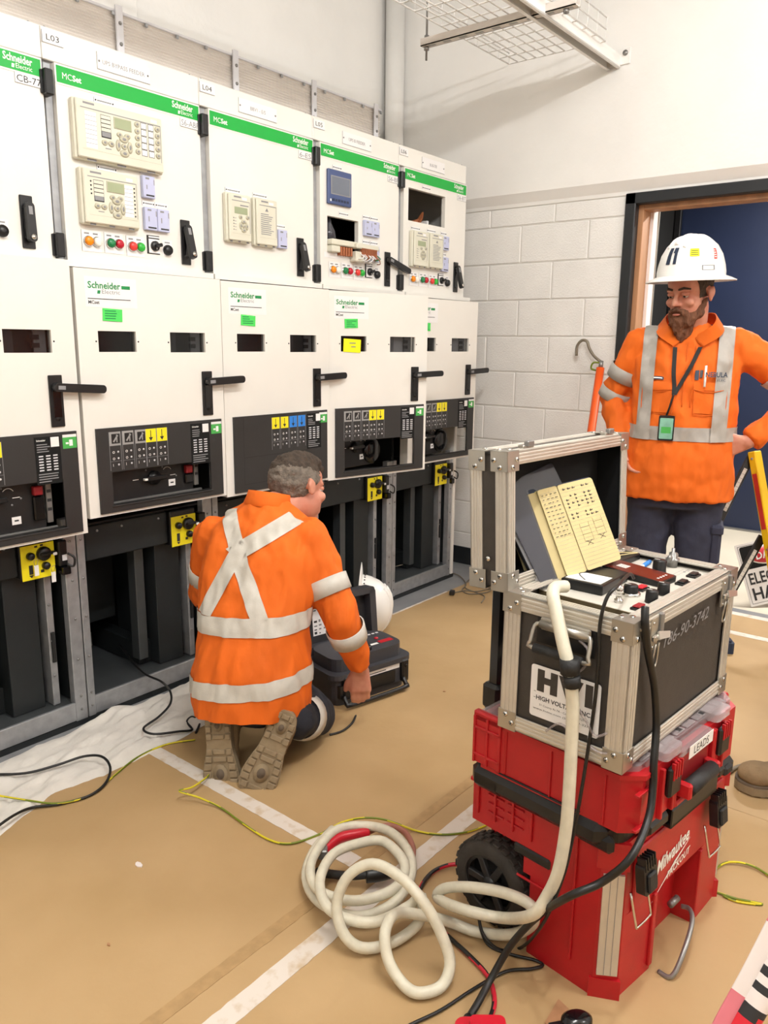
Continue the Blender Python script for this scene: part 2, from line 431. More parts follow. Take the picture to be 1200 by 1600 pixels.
for px, py, s in ((.23, -.83, .016), (.02, -1.02, .006), (.75, -.55, .006), (1.62, -.86, .007), (.52, -1.02, .005)):
    m = MB(); P = [(px + s * random.uniform(.5, 1.2) * math.cos(a) * .6, py + s * random.uniform(.5, 1.2) * math.sin(a)) for a in [i * .9 for i in range(7)]]
    m.prism(P, .0042, .007, 'tape_white' if s > .01 else 'wood')
    tag(m.build('floor_scrap'), 'torn white scrap of paper on the tan boards' if s > .01 else 'tiny brown chip on the tan boards ' + {.02: 'near the bottom left corner', .75: 'to the right of the boots', 1.62: 'between the tester and the red boxes', .52: 'beside the long taped seam'}.get(px, ''), 'scrap', None if s > .01 else 'chips on the floor')

# ================================================================ SWITCHGEAR
W = .5954
def slab(b, x0, x1, z0, z1, d0, d1, holes, mt, T):
    xs = sorted({x0, x1, *[h[0] for h in holes], *[h[1] for h in holes]}); zs = sorted({z0, z1, *[h[2] for h in holes], *[h[3] for h in holes]})
    for i in range(len(xs) - 1):
        for j in range(len(zs) - 1):
            cx, cz = (xs[i] + xs[i + 1]) / 2, (zs[j] + zs[j + 1]) / 2
            if any(h[0] < cx < h[1] and h[2] < cz < h[3] for h in holes): continue
            b.box(xs[i], xs[i + 1], zs[j], zs[j + 1], d0, d1, mt, 0, T)
def lines(b, x0, x1, z0, z1, n, mt, T, z=.0008, seed=0):
    rnd = random.Random(seed * 91 + n); h = (z1 - z0) / (n * 2 - 1)
    for i in range(n):
        b.rect(x0, x0 + (x1 - x0) * rnd.uniform(.55, 1), z0 + 2 * i * h, z0 + 2 * i * h + h * .8, mt, T, z)
def schneider(b, x, z, w, h, m1, m2, T, zz=.0008):
    b.text('Schneider', x, z + h * .42, w, h * .58, m1, T, zz, align='fill')
    b.text('Electric', x + w * .42, z + h * .02, w * .56, h * .34, m2, T, zz, align='fill')
    b.prism([(x + w * .27, z), (x + w * .36, z), (x + w * .38, z + h * .28), (x + w * .29, z + h * .28)], zz - .0002, zz, m1, T)
def tiny_tag(b, x0, x1, z, T):
    b.rect(x0, x1, z - .008, z + .008, 'label_white', T, .0006); b.rect(x0, x0 + .0012, z - .008, z + .008, 'ink', T, .0009)
    b.ball(T @ Vector((x0 + .007, z, .001)), .0028, 'ink', 6, 4); b.ball(T @ Vector((x1 - .005, z, .001)), .0028, 'ink', 6, 4)
    b.rect(x0 + .012, x1 - .01, z - .002, z + .002, 'ink_grey', T, .0009)
def button(b, x, z, rx, rz, T, mt='relay_button', h=.004):
    b.lathe([(1, 0), (.95, h * .7), (.7, h)], mt, 12, T @ Matrix.Translation((x, z, 0)) @ Matrix.Diagonal((rx, rz, 1, 1)))
    b.lathe([(.45, h), (.4, h + .0004)], 'ink_grey', 6, T @ Matrix.Translation((x, z, 0)) @ Matrix.Diagonal((rx, rz, 1, 1)))
def navpad(b, x, z, s, T):
    for dx, dz, rx, rz in ((0, 1, .8, .5), (0, -1, .8, .5), (-1, 0, .42, .85), (1, 0, .42, .85), (0, 0, .5, .45)):
        button(b, x + dx * s, z + dz * s, rx * s, rz * s, T)
def relay(parent, T, x0, x1, z0, z1, kind, y=0.0):
    T = T @ Matrix.Translation((0, 0, y)); b = MB(); D = .032; w = x1 - x0; h = z1 - z0
    b.box(x0, x1, z0, z1, 0, D * .7, 'relay_cream', .004, T); b.box(x0 + .006, x1 - .004, z0 + .005, z1 - .003, D * .7, D, 'relay_cream', .003, T)
    F = T @ Matrix.Translation((0, 0, D))
    b.rect(x0 + .02, x1 - .012, z1 - h * .16, z1 - h * .145, 'ink_grey', F, .0006); b.rect(x1 - .013, x1 - .011, z0 + h * .2, z1 - h * .15, 'ink_grey', F, .0006)
    b.rect(x0 + .02, x1 - .012, z0 + h * .17, z0 + h * .175, 'relay_button', F, .0006)
    for q in (.12, .45, .8): b.rect(x0 + w * q, x0 + w * (q + .1), z0 - .001, z0 + .006, 'ink_grey', T, D * .72)
    b.rect(x0 + .03, x0 + min(.07, w * .55), z1 - .016, z1 - .01, 'ink_grey', F, .0006); b.rect(x1 - .05, x1 - .025, z1 - .022, z1 - .012, 'label_white', F, .0006)
    if kind in ('wide', 'mid'):
        lx = x0 + (.034 if kind == 'wide' else .04); u = .042 if kind == 'wide' else 0
        if kind == 'wide':
            b.rect(lx, lx + .04, z0 + h * .2, z1 - h * .2, 'label_white', F, .0006)
            for i in range(1, 8): b.rect(lx, lx + .04, z0 + h * (.2 + .075 * i), z0 + h * (.2 + .075 * i) + .0012, 'ink_grey', F, .0009)
            lx += .056
        b.rect(lx, lx + .036, z0 + h * .42, z1 - h * .2, 'ink', F, .0006)
        for i in range(4): b.rect(lx + .001, lx + .035, z1 - h * .2 - .0125 * (i + 1) + .001, z1 - h * .2 - .0125 * i - .0015, 'relay_cream', F, .0009)
        b.rect(lx + .002, lx + .034, z0 + h * .44, z0 + h * .52, 'ink_grey', F, .001)
        button(b, lx + .01, z0 + h * .34, .011, .009, F); button(b, lx + .034, z0 + h * .34, .011, .009, F)
        b.rect(lx + .012, lx + .034, z0 + h * .24, z0 + h * .255, 'ink_grey', F, .0006)
        sx = lx + .05
        b.box(sx - .003, sx + .064, z1 - h * .38, z1 - h * .2 + .003, 0, .002, 'relay_button', .001, F); b.rect(sx, sx + .061, z1 - h * .37, z1 - h * .2, 'lcd', F, .0025)
        button(b, sx + .017, z0 + h * .53, .011, .008, F); button(b, sx + .046, z0 + h * .53, .011, .008, F)
        navpad(b, sx + .032, z0 + h * .345, .022, F)
        if kind == 'wide':
            for i in range(5):
                zc = z1 - h * (.22 + .117 * i)
                button(b, sx + .085, zc, .010, .009, F); button(b, sx + .165, zc, .010, .009, F)
                for q in (.10, .128): b.rect(sx + q, sx + q + .022, zc - .010, zc + .010, 'ink', F, .0006); b.rect(sx + q + .0012, sx + q + .0208, zc - .0085, zc + .0085, 'label_white', F, .0009)
        else:
            b.rect(x1 - .06, x1 - .026, z0 + h * .22, z1 - h * .2, 'label_white', F, .0006)
            for i in range(1, 8): b.rect(x1 - .06, x1 - .026, z0 + h * (.22 + .073 * i), z0 + h * (.22 + .073 * i) + .0011, 'ink_grey', F, .0009)
            for i in range(8): b.ball(F @ Vector((x1 - .02, z0 + h * (.25 + .073 * i), 0)), .003, 'ink', 6, 4)
            for i in range(4): b.ball(F @ Vector((x0 + .031, z1 - h * .2 - .0125 * (i + .5), 0)), .003, 'ink', 6, 4)
    elif kind == 'slim':
        b.rect(x0 + w * .2, x1 - w * .18, z0 + h * .19, z1 - h * .2, 'relay_cream', F, .0004)
        b.rect(x0 + w * .26, x1 - w * .2, z1 - h * .42, z1 - h * .28, 'lcd', F, .001)
        b.rect(x0 + w * .5, x1 - w * .15, z1 - h * .25, z1 - h * .225, 'ink_grey', F, .0008)
        for i in range(5): b.ball(F @ Vector((x0 + w * .22, z0 + h * (.25 + .06 * i), 0)), .0022, 'ink', 6, 4); b.rect(x0 + w * .25, x0 + w * .33, z0 + h * (.24 + .06 * i), z0 + h * (.25 + .06 * i), 'ink_grey', F, .0008)
        button(b, x0 + w * .5, z0 + h * .52, .009, .008, F); button(b, x1 - w * .2, z0 + h * .53, .009, .008, F)
        navpad(b, x0 + w * .63, z0 + h * .34, .016, F)
    else:
        b.prism([(x0 + w * .42, z1 - h * .27), (x0 + w * .56, z1 - h * .27), (x0 + w * .49, z1 - h * .2)], 0, .0008, 'ink_grey', F)
        lines(b, x0 + w * .22, x1 - w * .2, z0 + h * .24, z1 - h * .32, 11, 'ink_grey', F)
    tiny_tag(b, x0 + w * .12 + (.05 if w > .2 else 0), x0 + w * .12 + (.05 if w > .2 else 0) + min(w * .7, .075), z1 + .013, T)
    return b.build('protection_relay', parent)
def test_block(parent, T, x0, x1, z0, z1):
    b = MB(); n = 2 if x1 - x0 > .075 else 1; w = (x1 - x0) / n
    for i in range(n):
        a = x0 + i * w; b.box(a, a + w - .002, z0, z1, 0, .016, 'lavender', .002, T); F = T @ Matrix.Translation((0, 0, .016))
        b.rect(a + w * .2, a + w * .5, z1 - .012, z1 - .006, 'ink_grey', F, .0005); b.rect(a + w * .25, a + w * .32, z0 + .028, z1 - .03, 'ink_grey', F, .0005)
        b.rect(a + w * .84, a + w * .9, z1 - .028, z1 - .01, 'ink_grey', F, .0005); b.rect(a + w * .2, a + w * .85, z0 + .006, z0 + .011, 'ink', F, .0005)
    tiny_tag(b, x0, x0 + min(.052, x1 - x0), z1 + .014, T)
    if n == 2: tiny_tag(b, x0 + w, x1, z1 + .014, T)
    b.build('test_block', parent)
def pilot(parent, T, x, z, m1, m2):
    b = MB(); b.rect(x - .022, x + .05, z - .032, z + .034, 'label_white', T, .001); b.rect(x - .022, x - .0208, z - .032, z + .034, 'ink_grey', T, .0013)
    for i, q in enumerate((m1, m2)):
        X = T @ Matrix.Translation((x + i * .0315, z, .001)); b.lathe([(.0165, 0), (.0165, .006)], 'chrome', 18, X); b.lathe([(.0145, .006), (.0145, .013), (.011, .017), (.004, .018)], q, 18, X)
        b.rect(x - .012 + i * .0315, x + .006 + i * .0315, z + .022, z + .027, 'ink_grey', T, .0014)
    b.build('indicator_lamp_pair' if m1 == 'lamp_orange' or m1 == 'lamp_green' else 'push_button_pair', parent)
def selector(parent, T, x, z):
    b = MB(); b.box(x - .03, x + .022, z - .03, z + .032, 0, .003, 'black_plastic', .001, T); b.rect(x - .024, x + .021, z - .027, z + .02, 'label_white', T, .0034)
    b.rect(x - .024, x + .021, z + .024, z + .029, 'label_white', T, .0034)
    X = T @ Matrix.Translation((x, z - .003, .003)); b.lathe([(.017, 0), (.017, .008), (.013, .012)], 'black_plastic', 16, X)
    b.box(-.006, .006, -.008, .022, .010, .022, 'black_plastic', .003, X @ Matrix.Rotation(math.radians(-75), 4, 'Z')); b.box(-.001, .001, -.012, -.006, .0125, .0135, 'white_print', 0, X)
    b.build('selector_switch', parent)
def blackbtn(parent, T, x, z):
    b = MB(); b.rect(x - .02, x + .022, z - .02, z + .034, 'label_white', T, .001); X = T @ Matrix.Translation((x, z, .001))
    b.lathe([(.018, 0), (.018, .008), (.0155, .010), (.0155, .014), (.003, .015)], 'black_plastic', 18, X); b.rect(x - .01, x + .012, z + .024, z + .028, 'ink_grey', T, .0014)
    b.build('push_button', parent)
def latch(parent, T, x0, x1, z0, z1, mode):
    b = MB(); b.box(x0, x1, z0, z1, 0, .006, 'black_plastic', .002, T); cx = (x0 + x1) / 2; w = x1 - x0
    b.box(cx - w * .3, cx + w * .3, z0 + .03, z1 - .03, .006, .008, 'black_gloss', .001, T)
    pz = z1 - .038
    X = T @ Matrix.Translation((cx, pz, .006))
    if mode == 'up': ang = 0; ln = .10; out = .30
    elif mode == 'ajar': ang = 0; ln = .105; out = .5
    else: ang = mode; ln = .165; out = .05
    X = X @ Matrix.Rotation(math.radians(ang), 4, 'Z') @ Matrix.Rotation(math.radians(0 if isinstance(mode, (int, float)) else -14 if mode == 'ajar' else -3), 4, 'X')
    b.prism(rrect(-.0135, .0135, -ln, .016, .012), .006, .022, 'black_plastic', X)
    b.lathe([(.014, 0), (.014, .012)], 'black_plastic', 14, X); b.box(-.006, .006, -.02, .004, .0222, .0228, 'ink_grey', 0, X)
    if mode in ('up', 'ajar'):
        b.lathe([(.008, .022), (.008, .028)], 'chrome', 12, X @ Matrix.Translation((0, -ln + .014, 0)))
    b.lathe([(w * .2, .0061), (w * .2, .0075)], 'panel_black', 12, T @ Matrix.Translation((cx, z0 + .028, 0)))
    b.build('door_latch' if isinstance(mode, str) else 'lever_handle', parent)
UP_TXT = {1: ('', 'CB-77'), 2: ('UPS BYPASS FEEDER', 'S6-ABF'), 3: ('BBV1 - E/S', '6-ESI'), 4: ('UPS B FEEDER', 'S6-BF'), 5: ('BUS-TIE', 'S6-BT')}
LNO = {1: 'L02', 2: 'L03', 3: 'L04', 4: 'L05', 5: 'L06'}
CAB_LABEL = {1: 'white switchgear cubicle cut off by the left edge of the photo',
             2: 'white switchgear cubicle with two cream relays, one wide, and the UPS BYPASS FEEDER plate',
             3: 'white switchgear cubicle behind the kneeling man with blue icons on its lower panel',
             4: 'white switchgear cubicle with a blue meter, pulled-out wiring and a yellow note',
             5: 'white switchgear cubicle at the right end of the row with a black square opening'}
DOOR = {1: (.72, 1.60, 0), 2: (.765, 1.580, 1.2), 3: (.752, 1.578, 1.5), 4: (.742, 1.577, 13), 5: (.738, 1.578, 3)}
def cubicle(k):
    X0 = (k - 1) * W; root = thing('switchgear_cubicle', CAB_LABEL[k], 'switchgear', (X0, 0, 0), 'row of five switchgear cubicles')
    T0 = Matrix.Translation((X0, 0, 0)); TF = T0 @ FRONT
    b = MB(T0); e = .003
    b.box(e, e + .004, .002, .60, .02, 2.27, 'dark_steel'); b.box(W - e - .004, W - e, .002, .60, .02, 2.27, 'dark_steel' if k < 5 else 'powder_white')
    b.box(e, W - e, .56, .60, .02, 2.27, 'inside_black'); b.box(e, W - e, .002, .6, 2.27, 2.28, 'powder_white'); b.box(e + .004, W - e - .004, .01, .56, 1.588, 1.594, 'dark_steel'); b.box(e + .004, W - e - .004, .03, .56, .715, .722, 'inside_black')
    b.box(e + .004, W - e - .004, .0, .01, 1.585, 1.6, 'dark_steel')
    if k == 5: b.box(W - e - .02, W + .002, -.001, .6, 0, 2.27, 'powder_white', .002)
    b.box(.004, W - .004, -.064, .001, 1.584, 1.603, 'powder_white'); b.build('carcass', root)
    # header
    b = MB(); b.box(.001, W - .001, 2.192, 2.283, -.002, .012, 'powder_white', .002, TF); b.box(.001, W - .001, 2.184, 2.192, -.02, -.002, 'powder_grey', 0, TF)
    for q in (.02, W - .03): b.ball(TF @ Vector((q, 2.284, .0)), .005, 'grey_metal', 8, 5)
    hd = b.build('header_strip', root); S = TF @ Matrix.Translation((0, 0, .0125))
    b = MB(); b.box(.002, .072, 2.238, 2.272, 0, .002, 'label_white', 0, S); b.rect(.002, .0034, 2.238, 2.272, 'ink', S, .0024); b.rect(.002, .072, 2.238, 2.2392, 'ink_grey', S, .0024)
    b.text(LNO[k], .016, 2.247, .042, .017, 'ink', S, .0026, align='fill'); b.build('number_plate', hd)
    b = MB(); b.box(.186, .386, 2.209, 2.260, 0, .002, 'label_white', 0, S); b.rect(.186, .1872, 2.209, 2.26, 'ink', S, .0024); b.rect(.186, .386, 2.209, 2.2102, 'ink_grey', S, .0024)
    for q in (.194, .378): b.ball(S @ Vector((q, 2.234, .002)), .0035, 'grey_metal', 8, 5)
    if UP_TXT[k][0]: b.text(UP_TXT[k][0], .205, 2.227, .16, .013, 'ink_grey', S, .0026, align='c' if k > 2 else 'fill')
    b.build('name_plate', hd)
    for x0, x1 in ((.004, .03), (W - .008, W - .002)): b = MB(); b.box(x0, x1, 1.604, 2.186, -.02, .004 if x0 < .1 else .002, 'galv', .002, TF); b.build('hinge_post', root)
    # upper door
    holes = {4: [(.077, .286, 1.745, 1.896)], 5: [(.069, .388, 1.947, 2.099)]}.get(k, [])
    b = MB(); slab(b, .031, W - .010, 1.604, 2.186, 0, .022, holes, 'powder_white', TF)
    ud = b.build('upper_door', root); S = TF @ Matrix.Translation((0, 0, .0225))
    b = MB(); b.box(.031, W - .010, 2.128, 2.186, 0, .001, 'powder_white', 0, S); b.rect(.036, W - .014, 2.133, 2.181, 'brand_green', S, .0014)
    b.text('MC', .055, 2.146, .032, .018, 'white_print', S, .0019, align='fill'); b.text('Set', .089, 2.146, .03, .018, 'white_print', S, .0019, align='fill'); b.text('Set', .0896, 2.146, .03, .018, 'white_print', S, .002, align='fill')
    schneider(b, W - .13, 2.139, .09, .038, 'white_print', 'white_print', S, .0019); b.build('brand_strip', ud)
    b = MB(); b.box(.497, .583, 2.100, 2.129, 0, .0015, 'label_white', 0, S); b.rect(.497, .4982, 2.1, 2.129, 'ink_grey', S, .0018); b.rect(.497, .583, 2.1, 2.1012, 'ink_grey', S, .0018)
    b.text(UP_TXT[k][1], .503, 2.105, .076, .019, 'ink_grey' if k > 1 else 'ink', S, .002, align='fill'); b.build('breaker_plate', ud)
    for zz in (2.085, 1.612):
        b = MB(); b.box(-.014, .014, zz, zz + .073, .0, .045, 'black_plastic', .003, TF); b.box(-.02, -.012, zz + .003, zz + .07, 0, .03, 'black_plastic', .002, TF); b.build('hinge', ud)
    if k == 1: relay(ud, S, .07, .29, 1.9, 2.1, 'mid')
    if k == 2:
        relay(ud, S, .070, .400, 1.918, 2.098, 'wide'); relay(ud, S, .080, .292, 1.722, 1.895, 'mid'); test_block(ud, S, .32, .371, 1.836, 1.908); test_block(ud, S, .322, .426, 1.731, 1.806)
    if k == 3:
        relay(ud, S, .084, .205, 1.730, 1.906, 'slim'); relay(ud, S, .224, .345, 1.728, 1.907, 'blank'); test_block(ud, S, .361, .414, 1.731, 1.803)
    if k == 4:
        b = MB(); b.box(.071, .224, 1.945, 2.087, 0, .014, 'meter_blue', .003, S); b.rect(.085, .215, 1.985, 2.062, 'ink_grey', S, .0145); b.rect(.092, .208, 1.99, 2.058, 'meter_screen', S, .015)
        for i in range(6): b.box(.094 + i * .019, .107 + i * .019, 1.958, 1.968, .014, .0165, 'door_navy', .001, S)
        b.rect(.08, .088, 1.955, 1.965, 'label_white', S, .0146); tiny_tag(b, .11, .17, 2.1, S); b.build('power_meter', ud)
        test_block(ud, S, .315, .425, 1.838, 1.906); test_block(ud, S, .315, .425, 1.728, 1.798)
        b = MB(); b.rect(.055, .30, 1.722, 1.744, 'label_white', S, .0008); tiny_tag(b, .15, .215, 1.914, S); b.build('cutout_tags', ud)
    if k == 5:
        relay(ud, S, .077, .202, 1.730, 1.902, 'slim'); relay(ud, S, .213, .342, 1.731, 1.905, 'blank'); test_block(ud, S, .352, .414, 1.834, 1.903); test_block(ud, S, .352, .414, 1.727, 1.799)
        b = MB(); tiny_tag(b, .18, .25, 2.115, S); b.build('cutout_tags', ud)
    if k != 3:
        pilot(ud, S, .106, 1.672, 'lamp_orange', 'lamp_white'); pilot(ud, S, .188, 1.673, 'lamp_green', 'lamp_red'); pilot(ud, S, .272, 1.671, 'btn_red', 'btn_green')
        selector(ud, S, .364, 1.684); blackbtn(ud, S, .418, 1.672)
    if k == 4: latch(ud, S, .478, .521, 1.624, 1.782, 75)
    else: latch(ud, S, .479, .520, 1.629, 1.784, 'ajar' if k > 1 else 'up')
    # wiring pulled out of the openings
    if k == 4:
        b = MB(S); b.box(.08, .31, 1.775, 1.800, -.02, .028, 'relay_cream', .004); b.box(.225, .385, 1.772, 1.794, .0, .045, 'relay_cream', .004)
        b.box(.075, .13, 1.745, 1.772, -.01, .03, 'relay_cream', .003, Matrix.Identity(4)); b.box(.225, .285, 1.715, 1.76, .0, .04, 'relay_cream', .004)
        for i in range(11): b.box(.262 + i * .010, .267 + i * .010, 1.738, 1.776, .030, .047, 'copper', .001)
        for i in range(5): b.box(.14 + i * .017, .15 + i * .017, 1.735, 1.772, .0, .025, 'copper', .002)
        b.build('terminal_plug', ud)
        b = MB(S); rnd = random.Random(3)
        for i in range(12):
            x = .25 + .012 * i; b.tube([(x, 1.76, .03), (x + .01, 1.735, .055), (x + rnd.uniform(-.03, .05), 1.715 + rnd.uniform(0, .02), .04), (x + .04, 1.72 + rnd.uniform(-.01, .03), .02)], .0022, rnd.choice(['label_white', 'copper', 'lamp_green', 'label_white']), 5, 4)
        b.build('loose_wires', ud, kind='stuff')
        b = MB(S)
        b.lathe([(.035, 0), (.028, .04), (.012, .075), (.010, .1)], 'sleeve_plastic', 12, Matrix.Translation((.13, 1.80, -.04)) @ Matrix.Rotation(math.radians(-90), 4, 'X')); b.box(.12, .145, 1.82, 1.89, -.09, -.06, 'copper', .004)
        b.build('plastic_bag', ud)
    if k == 5:
        b = MB(T0)
        for i in range(7): b.tube([(.19 + .01 * i, .10, 1.945 + .004 * i), (.27 + .006 * i, .09, 1.955 + .005 * i), (.33, .09 + .004 * i, 1.985), (.36, .1, 2.03)], .006, 'copper', 6, 5)
        b.box(.345, .36, .06, .10, 1.965, 1.985, 'label_white', .002); b.box(.22, .235, .06, .10, 1.945, 1.96, 'label_white', .002)
        b.build('wire_bundle', root)
    # lower door with its windows and mechanism panel
    zb, zt, ang = DOOR[k]; T = frame((X0 + .008, -.068, 0), -ang) @ FRONT
    rec = (.087, .505, zb + .035, .915); has = k != 3
    wins = [(.072, .214, 1.317, 1.385), (.352, .505, 1.315, 1.385)]
    hs = list(wins) + ([(.075, .52, zb + .025, .925)] if has else [])
    b = MB(); slab(b, 0, .583, zb, zt, 0, .020, hs, 'powder_white', T); b.box(.577, .583, zb, zt, -.03, 0, 'powder_white', 0, T); b.box(0, .006, zb, zt, -.03, 0, 'powder_white', 0, T); b.box(.006, .577, zb, zb + .006, -.02, 0, 'powder_white', 0, T)
    ld = b.build('lower_door', root); S = T @ Matrix.Translation((0, 0, .0203))
    for i, (x0, x1, z0, z1) in enumerate(wins):
        b = MB(); b.box(x0, x1, z0, z1, .008, .011, 'window_glass', 0, T); b.box(x0 - .01, x1 + .01, z0 - .01, z1 + .01, -.036, -.032, 'inside_black', 0, T)
        if i == 1 or k == 1:
            b.box(x0 + .01, x0 + .045, z0, z1, -.02, -.01, 'mid_steel' if k < 4 else 'galv', 0, T); b.box(x1 - .045, x1 - .005, z0, z1, -.012, -.006, 'galv', 0, T); b.box(x1 - .055, x1 - .03, z0 + .015, z0 + .03, -.006, .002, 'black_plastic', 0, T); b.box(x1 - .055, x1 - .03, z0 + .04, z0 + .055, -.006, .002, 'black_plastic', 0, T)
            if k >= 4: b.box(x0 + .045, x1 - .05, z0, z1, -.02, -.012, 'label_grey', 0, T)
        for q in (x0 - .008, x1 + .008): b.ball(S @ Vector((q, (z0 + z1) / 2, 0)), .003, 'ink', 6, 4)
        b.build('inspection_window', ld)
    if k > 1:
        b = MB(); b.rect(.035, .225, 1.452 + .008, 1.556, 'label_white', S, .0004); schneider(b, .046, 1.503, .118, .038, 'logo_green', 'ink_grey', S); b.box(.168, .2, 1.521, 1.532, 0, .0009, 'logo_green', 0, S)
        b.rect(.044, .2, 1.4855, 1.488, 'ink', S, .0008); b.text('MCset', .045, 1.470, .04, .011, 'ink', S, .0008); b.build('maker_label', ld)
        b = MB(); b.box(0, .072, 0, .040, 0, .0015, 'note_green', 0, S @ frame((.092, 1.418, .0008), {2: -2, 3: -3, 4: 2, 5: 0}[k])); lines(b, .1, .155, 1.424, 1.452, 4, 'logo_green', S, .003, k); b.build('sticky_note', ld, 'green sticky note')
    if k == 4:
        b = MB(); b.box(0, .095, 0, .058, 0, .0015, 'note_yellow', 0, S @ frame((.083, 1.316, .001), -3)); b.rect(.115, .15, 1.352, 1.356, 'ink_grey', S, .004); b.rect(.125, .15, 1.336, 1.34, 'ink_grey', S, .004); b.build('sticky_note', ld, 'yellow sticky note over the window')
    latch(ld, S, .482, .528, 1.083, 1.246, 92 if k != 1 else 86)
    b = MB(); slab(b, .038, .563, zb + .010, 1.066, 0, .007, [rec] if has else [], 'panel_charcoal', S)
    if has: b.box(rec[0] - .006, rec[1] + .006, rec[2] - .006, rec[2], -.02, .010, 'panel_charcoal', .001, S)
    else: b.rect(.085, .50, zb + .04, zb + .042, 'panel_black', S, .0074); b.rect(.085, .087, zb + .04, 1.06, 'panel_black', S, .0074); b.rect(.085, .50, .9, .902, 'panel_black', S, .0074)
    mp = b.build('mechanism_panel', ld); P = S @ Matrix.Translation((0, 0, .0072))
    b = MB()
    def icon(x, mt, arrow):
        b.rect(x, x + .042, 1.005, 1.052, mt, P, .0006); q = 'ink' if mt.startswith('icon') else 'panel_black'
        if arrow:
            b.rect(x + .019, x + .022, 1.018, 1.047, q, P, .0009); b.prism([(x + .012, 1.022), (x + .029, 1.022), (x + .0205, 1.009)], 0, .0009, q, P)
        else:
            b.rect(x + .008, x + .04, 1.012, 1.045, q, P, .0009); b.prism([(x + .013, 1.02), (x + .017, 1.016), (x + .034, 1.038), (x + .03, 1.042)], .0009, .0012, mt, P)
            b.rect(x + .026, x + .03, 1.016, 1.042, mt, P, .0012)
        for r_ in range(3): b.text('o' if r_ < 2 else 'I', x + .009, .978 - .022 * r_, .009, .009, 'white_print', P, .0006); b.lathe([(.0035, 0), (.0035, .0008)], 'label_grey', 8, P @ Matrix.Translation((x + .031, .983 - .022 * r_, 0)))
        b.rect(x - .0015, x, .92, 1.052, 'ink_grey', P, .0005); b.rect(x + .042, x + .0435, .92, 1.052, 'ink_grey', P, .0005); b.rect(x, x + .042, .951, .952, 'ink_grey', P, .0005)
    if k == 3:
        for i in range(4): icon(.236 + i * .0495, 'icon_yellow' if i < 2 else 'icon_blue', True)
    else:
        for i in range(3): icon(.084 + i * .05, 'powder_grey', False)
        for i in range(2): icon(.226 + i * .046, 'icon_yellow', True)
    b.build('position_icons', mp)
    b = MB(); lx = .418 if k != 3 else .437; b.box(lx, lx + .085, .905, 1.056, 0, .001, 'foam_black', 0, P); b.text('Schneider', lx + .006, 1.042, .03, .009, 'white_print', P, .0014)
    lines(b, lx + .006, lx + .05, 1.008, 1.034, 4, 'ink_grey', P, .0014, k); lines(b, lx + .006, lx + .078, .912, .94, 4, 'ink_grey', P, .0014, k + 9)
    for i in range(6):
        for j in range(3): b.rect(lx + .01 + j * .024, lx + .01 + j * .024 + .015, .948 + i * .009, .952 + i * .009, 'label_grey', P, .0014)
    b.rect(lx + .053, lx + .081, 1.022, 1.053, 'label_white', P, .0014); b.build('rating_plate', mp)
    b = MB(); b.box(.512, .560, 1.012, 1.056, 0, .001, 'sticker_green', 0, P); b.rect(.512, .56, 1.048, 1.057, 'label_white', P, .0013); b.rect(.522, .532, 1.026, 1.032, 'white_print', P, .0013); b.rect(.534, .546, 1.02, 1.04, 'white_print', P, .0013); b.build('green_sticker', mp, 'green and white sticker')
    if has:      # circuit breaker front seen through the cut-out
        x1 = .47 if k < 4 else .40
        B = T0 @ Matrix.Translation((0, -.052 if k < 4 else -.035, 0)) @ FRONT; b = MB()
        b.box(.085, x1, zb + .03, .922, -.25, 0, 'panel_black', .004, B)
        if k >= 4: b.lathe([(.062, 0), (.062, .02), (.05, .03)], 'black_gloss', 20, B @ Matrix.Translation((x1 - .03, zb + .10, -.01)))
        X = B @ Matrix.Translation((.29 if k < 4 else .25, .868, 0)); b.lathe([(.026, 0), (.026, .012)], 'black_plastic', 16, X); b.box(-.05, .05, -.008, .008, .012, .024, 'black_plastic', .003, X); b.box(-.052, -.04, -.004, .004, .012, .026, 'white_print', .001, X)
        for q in (-.075, .085): b.box(q - .012, q + .012, -.001, .001, 0, .0008, 'white_print', 0, X)
        b.tube([(.06 + .02 * math.cos(a), .012 + .02 * math.sin(a), .0006) for a in (0.5, 1.0, 1.5, 2.0, 2.5)], .0012, 'white_print', 4, 3, T=X)
        for qx, qz in ((.07, -.022), (-.03, .03), (.04, .034), (.1, -.005)): b.lathe([(.0035, 0), (.0035, .0008)], 'ink_grey', 8, X @ Matrix.Translation((qx, qz, 0)))
        b.rect(x1 - .115, x1 - .085, zb + .062, zb + .087, 'label_white', B, .001); b.rect(x1 - .107, x1 - .093, zb + .072, zb + .077, 'ink', B, .0014)
        if k < 4:
            b.box(.425, .462, zb + .065, .865, 0, .014, 'black_gloss', .004, B); b.box(.425, .455, .868, .898, 0, .02, 'red_dark', .003, B)
            b.box(.472, .492, zb + .05, .905, -.02, .004, 'grey_metal', .002, B)
            for q in (.04, .07, .1): b.rect(.474, .488, zb + .05 + q, zb + .06 + q, 'ink', B, .005)
            b.box(.09, .50, zb + .030, zb + .038, 0, .012, 'grey_metal', .001, frame((0, 0, 0)) @ B)
        b.build('circuit_breaker', root)
    # cable compartment
    for x0, x1 in ((.001, .029), (.546, .592) if k < 5 else (.528, .558)):
        b = MB(); b.box(x0, x1, .0, .76, -.03, .003, 'galv', .002, TF)
        for q in (.06, .11, .25, .4, .54, .68): b.lathe([(.0045, .003), (.0045, .006), (.002, .0075)], 'grey_metal', 8, TF @ Matrix.Translation(((x0 + x1) / 2, q, 0)))
        b.build('front_post', root)
    b = MB(); b.box(.029, .546, .022, .090, -.01, .002, 'galv', .001, TF); b.box(.0, W, .0, .02, -.02, .004, 'dark_steel', 0, TF); b.build('sill', root)
    b = MB(T0); b.box(.01, .58, .012, .55, .08, .086, 'mid_steel')
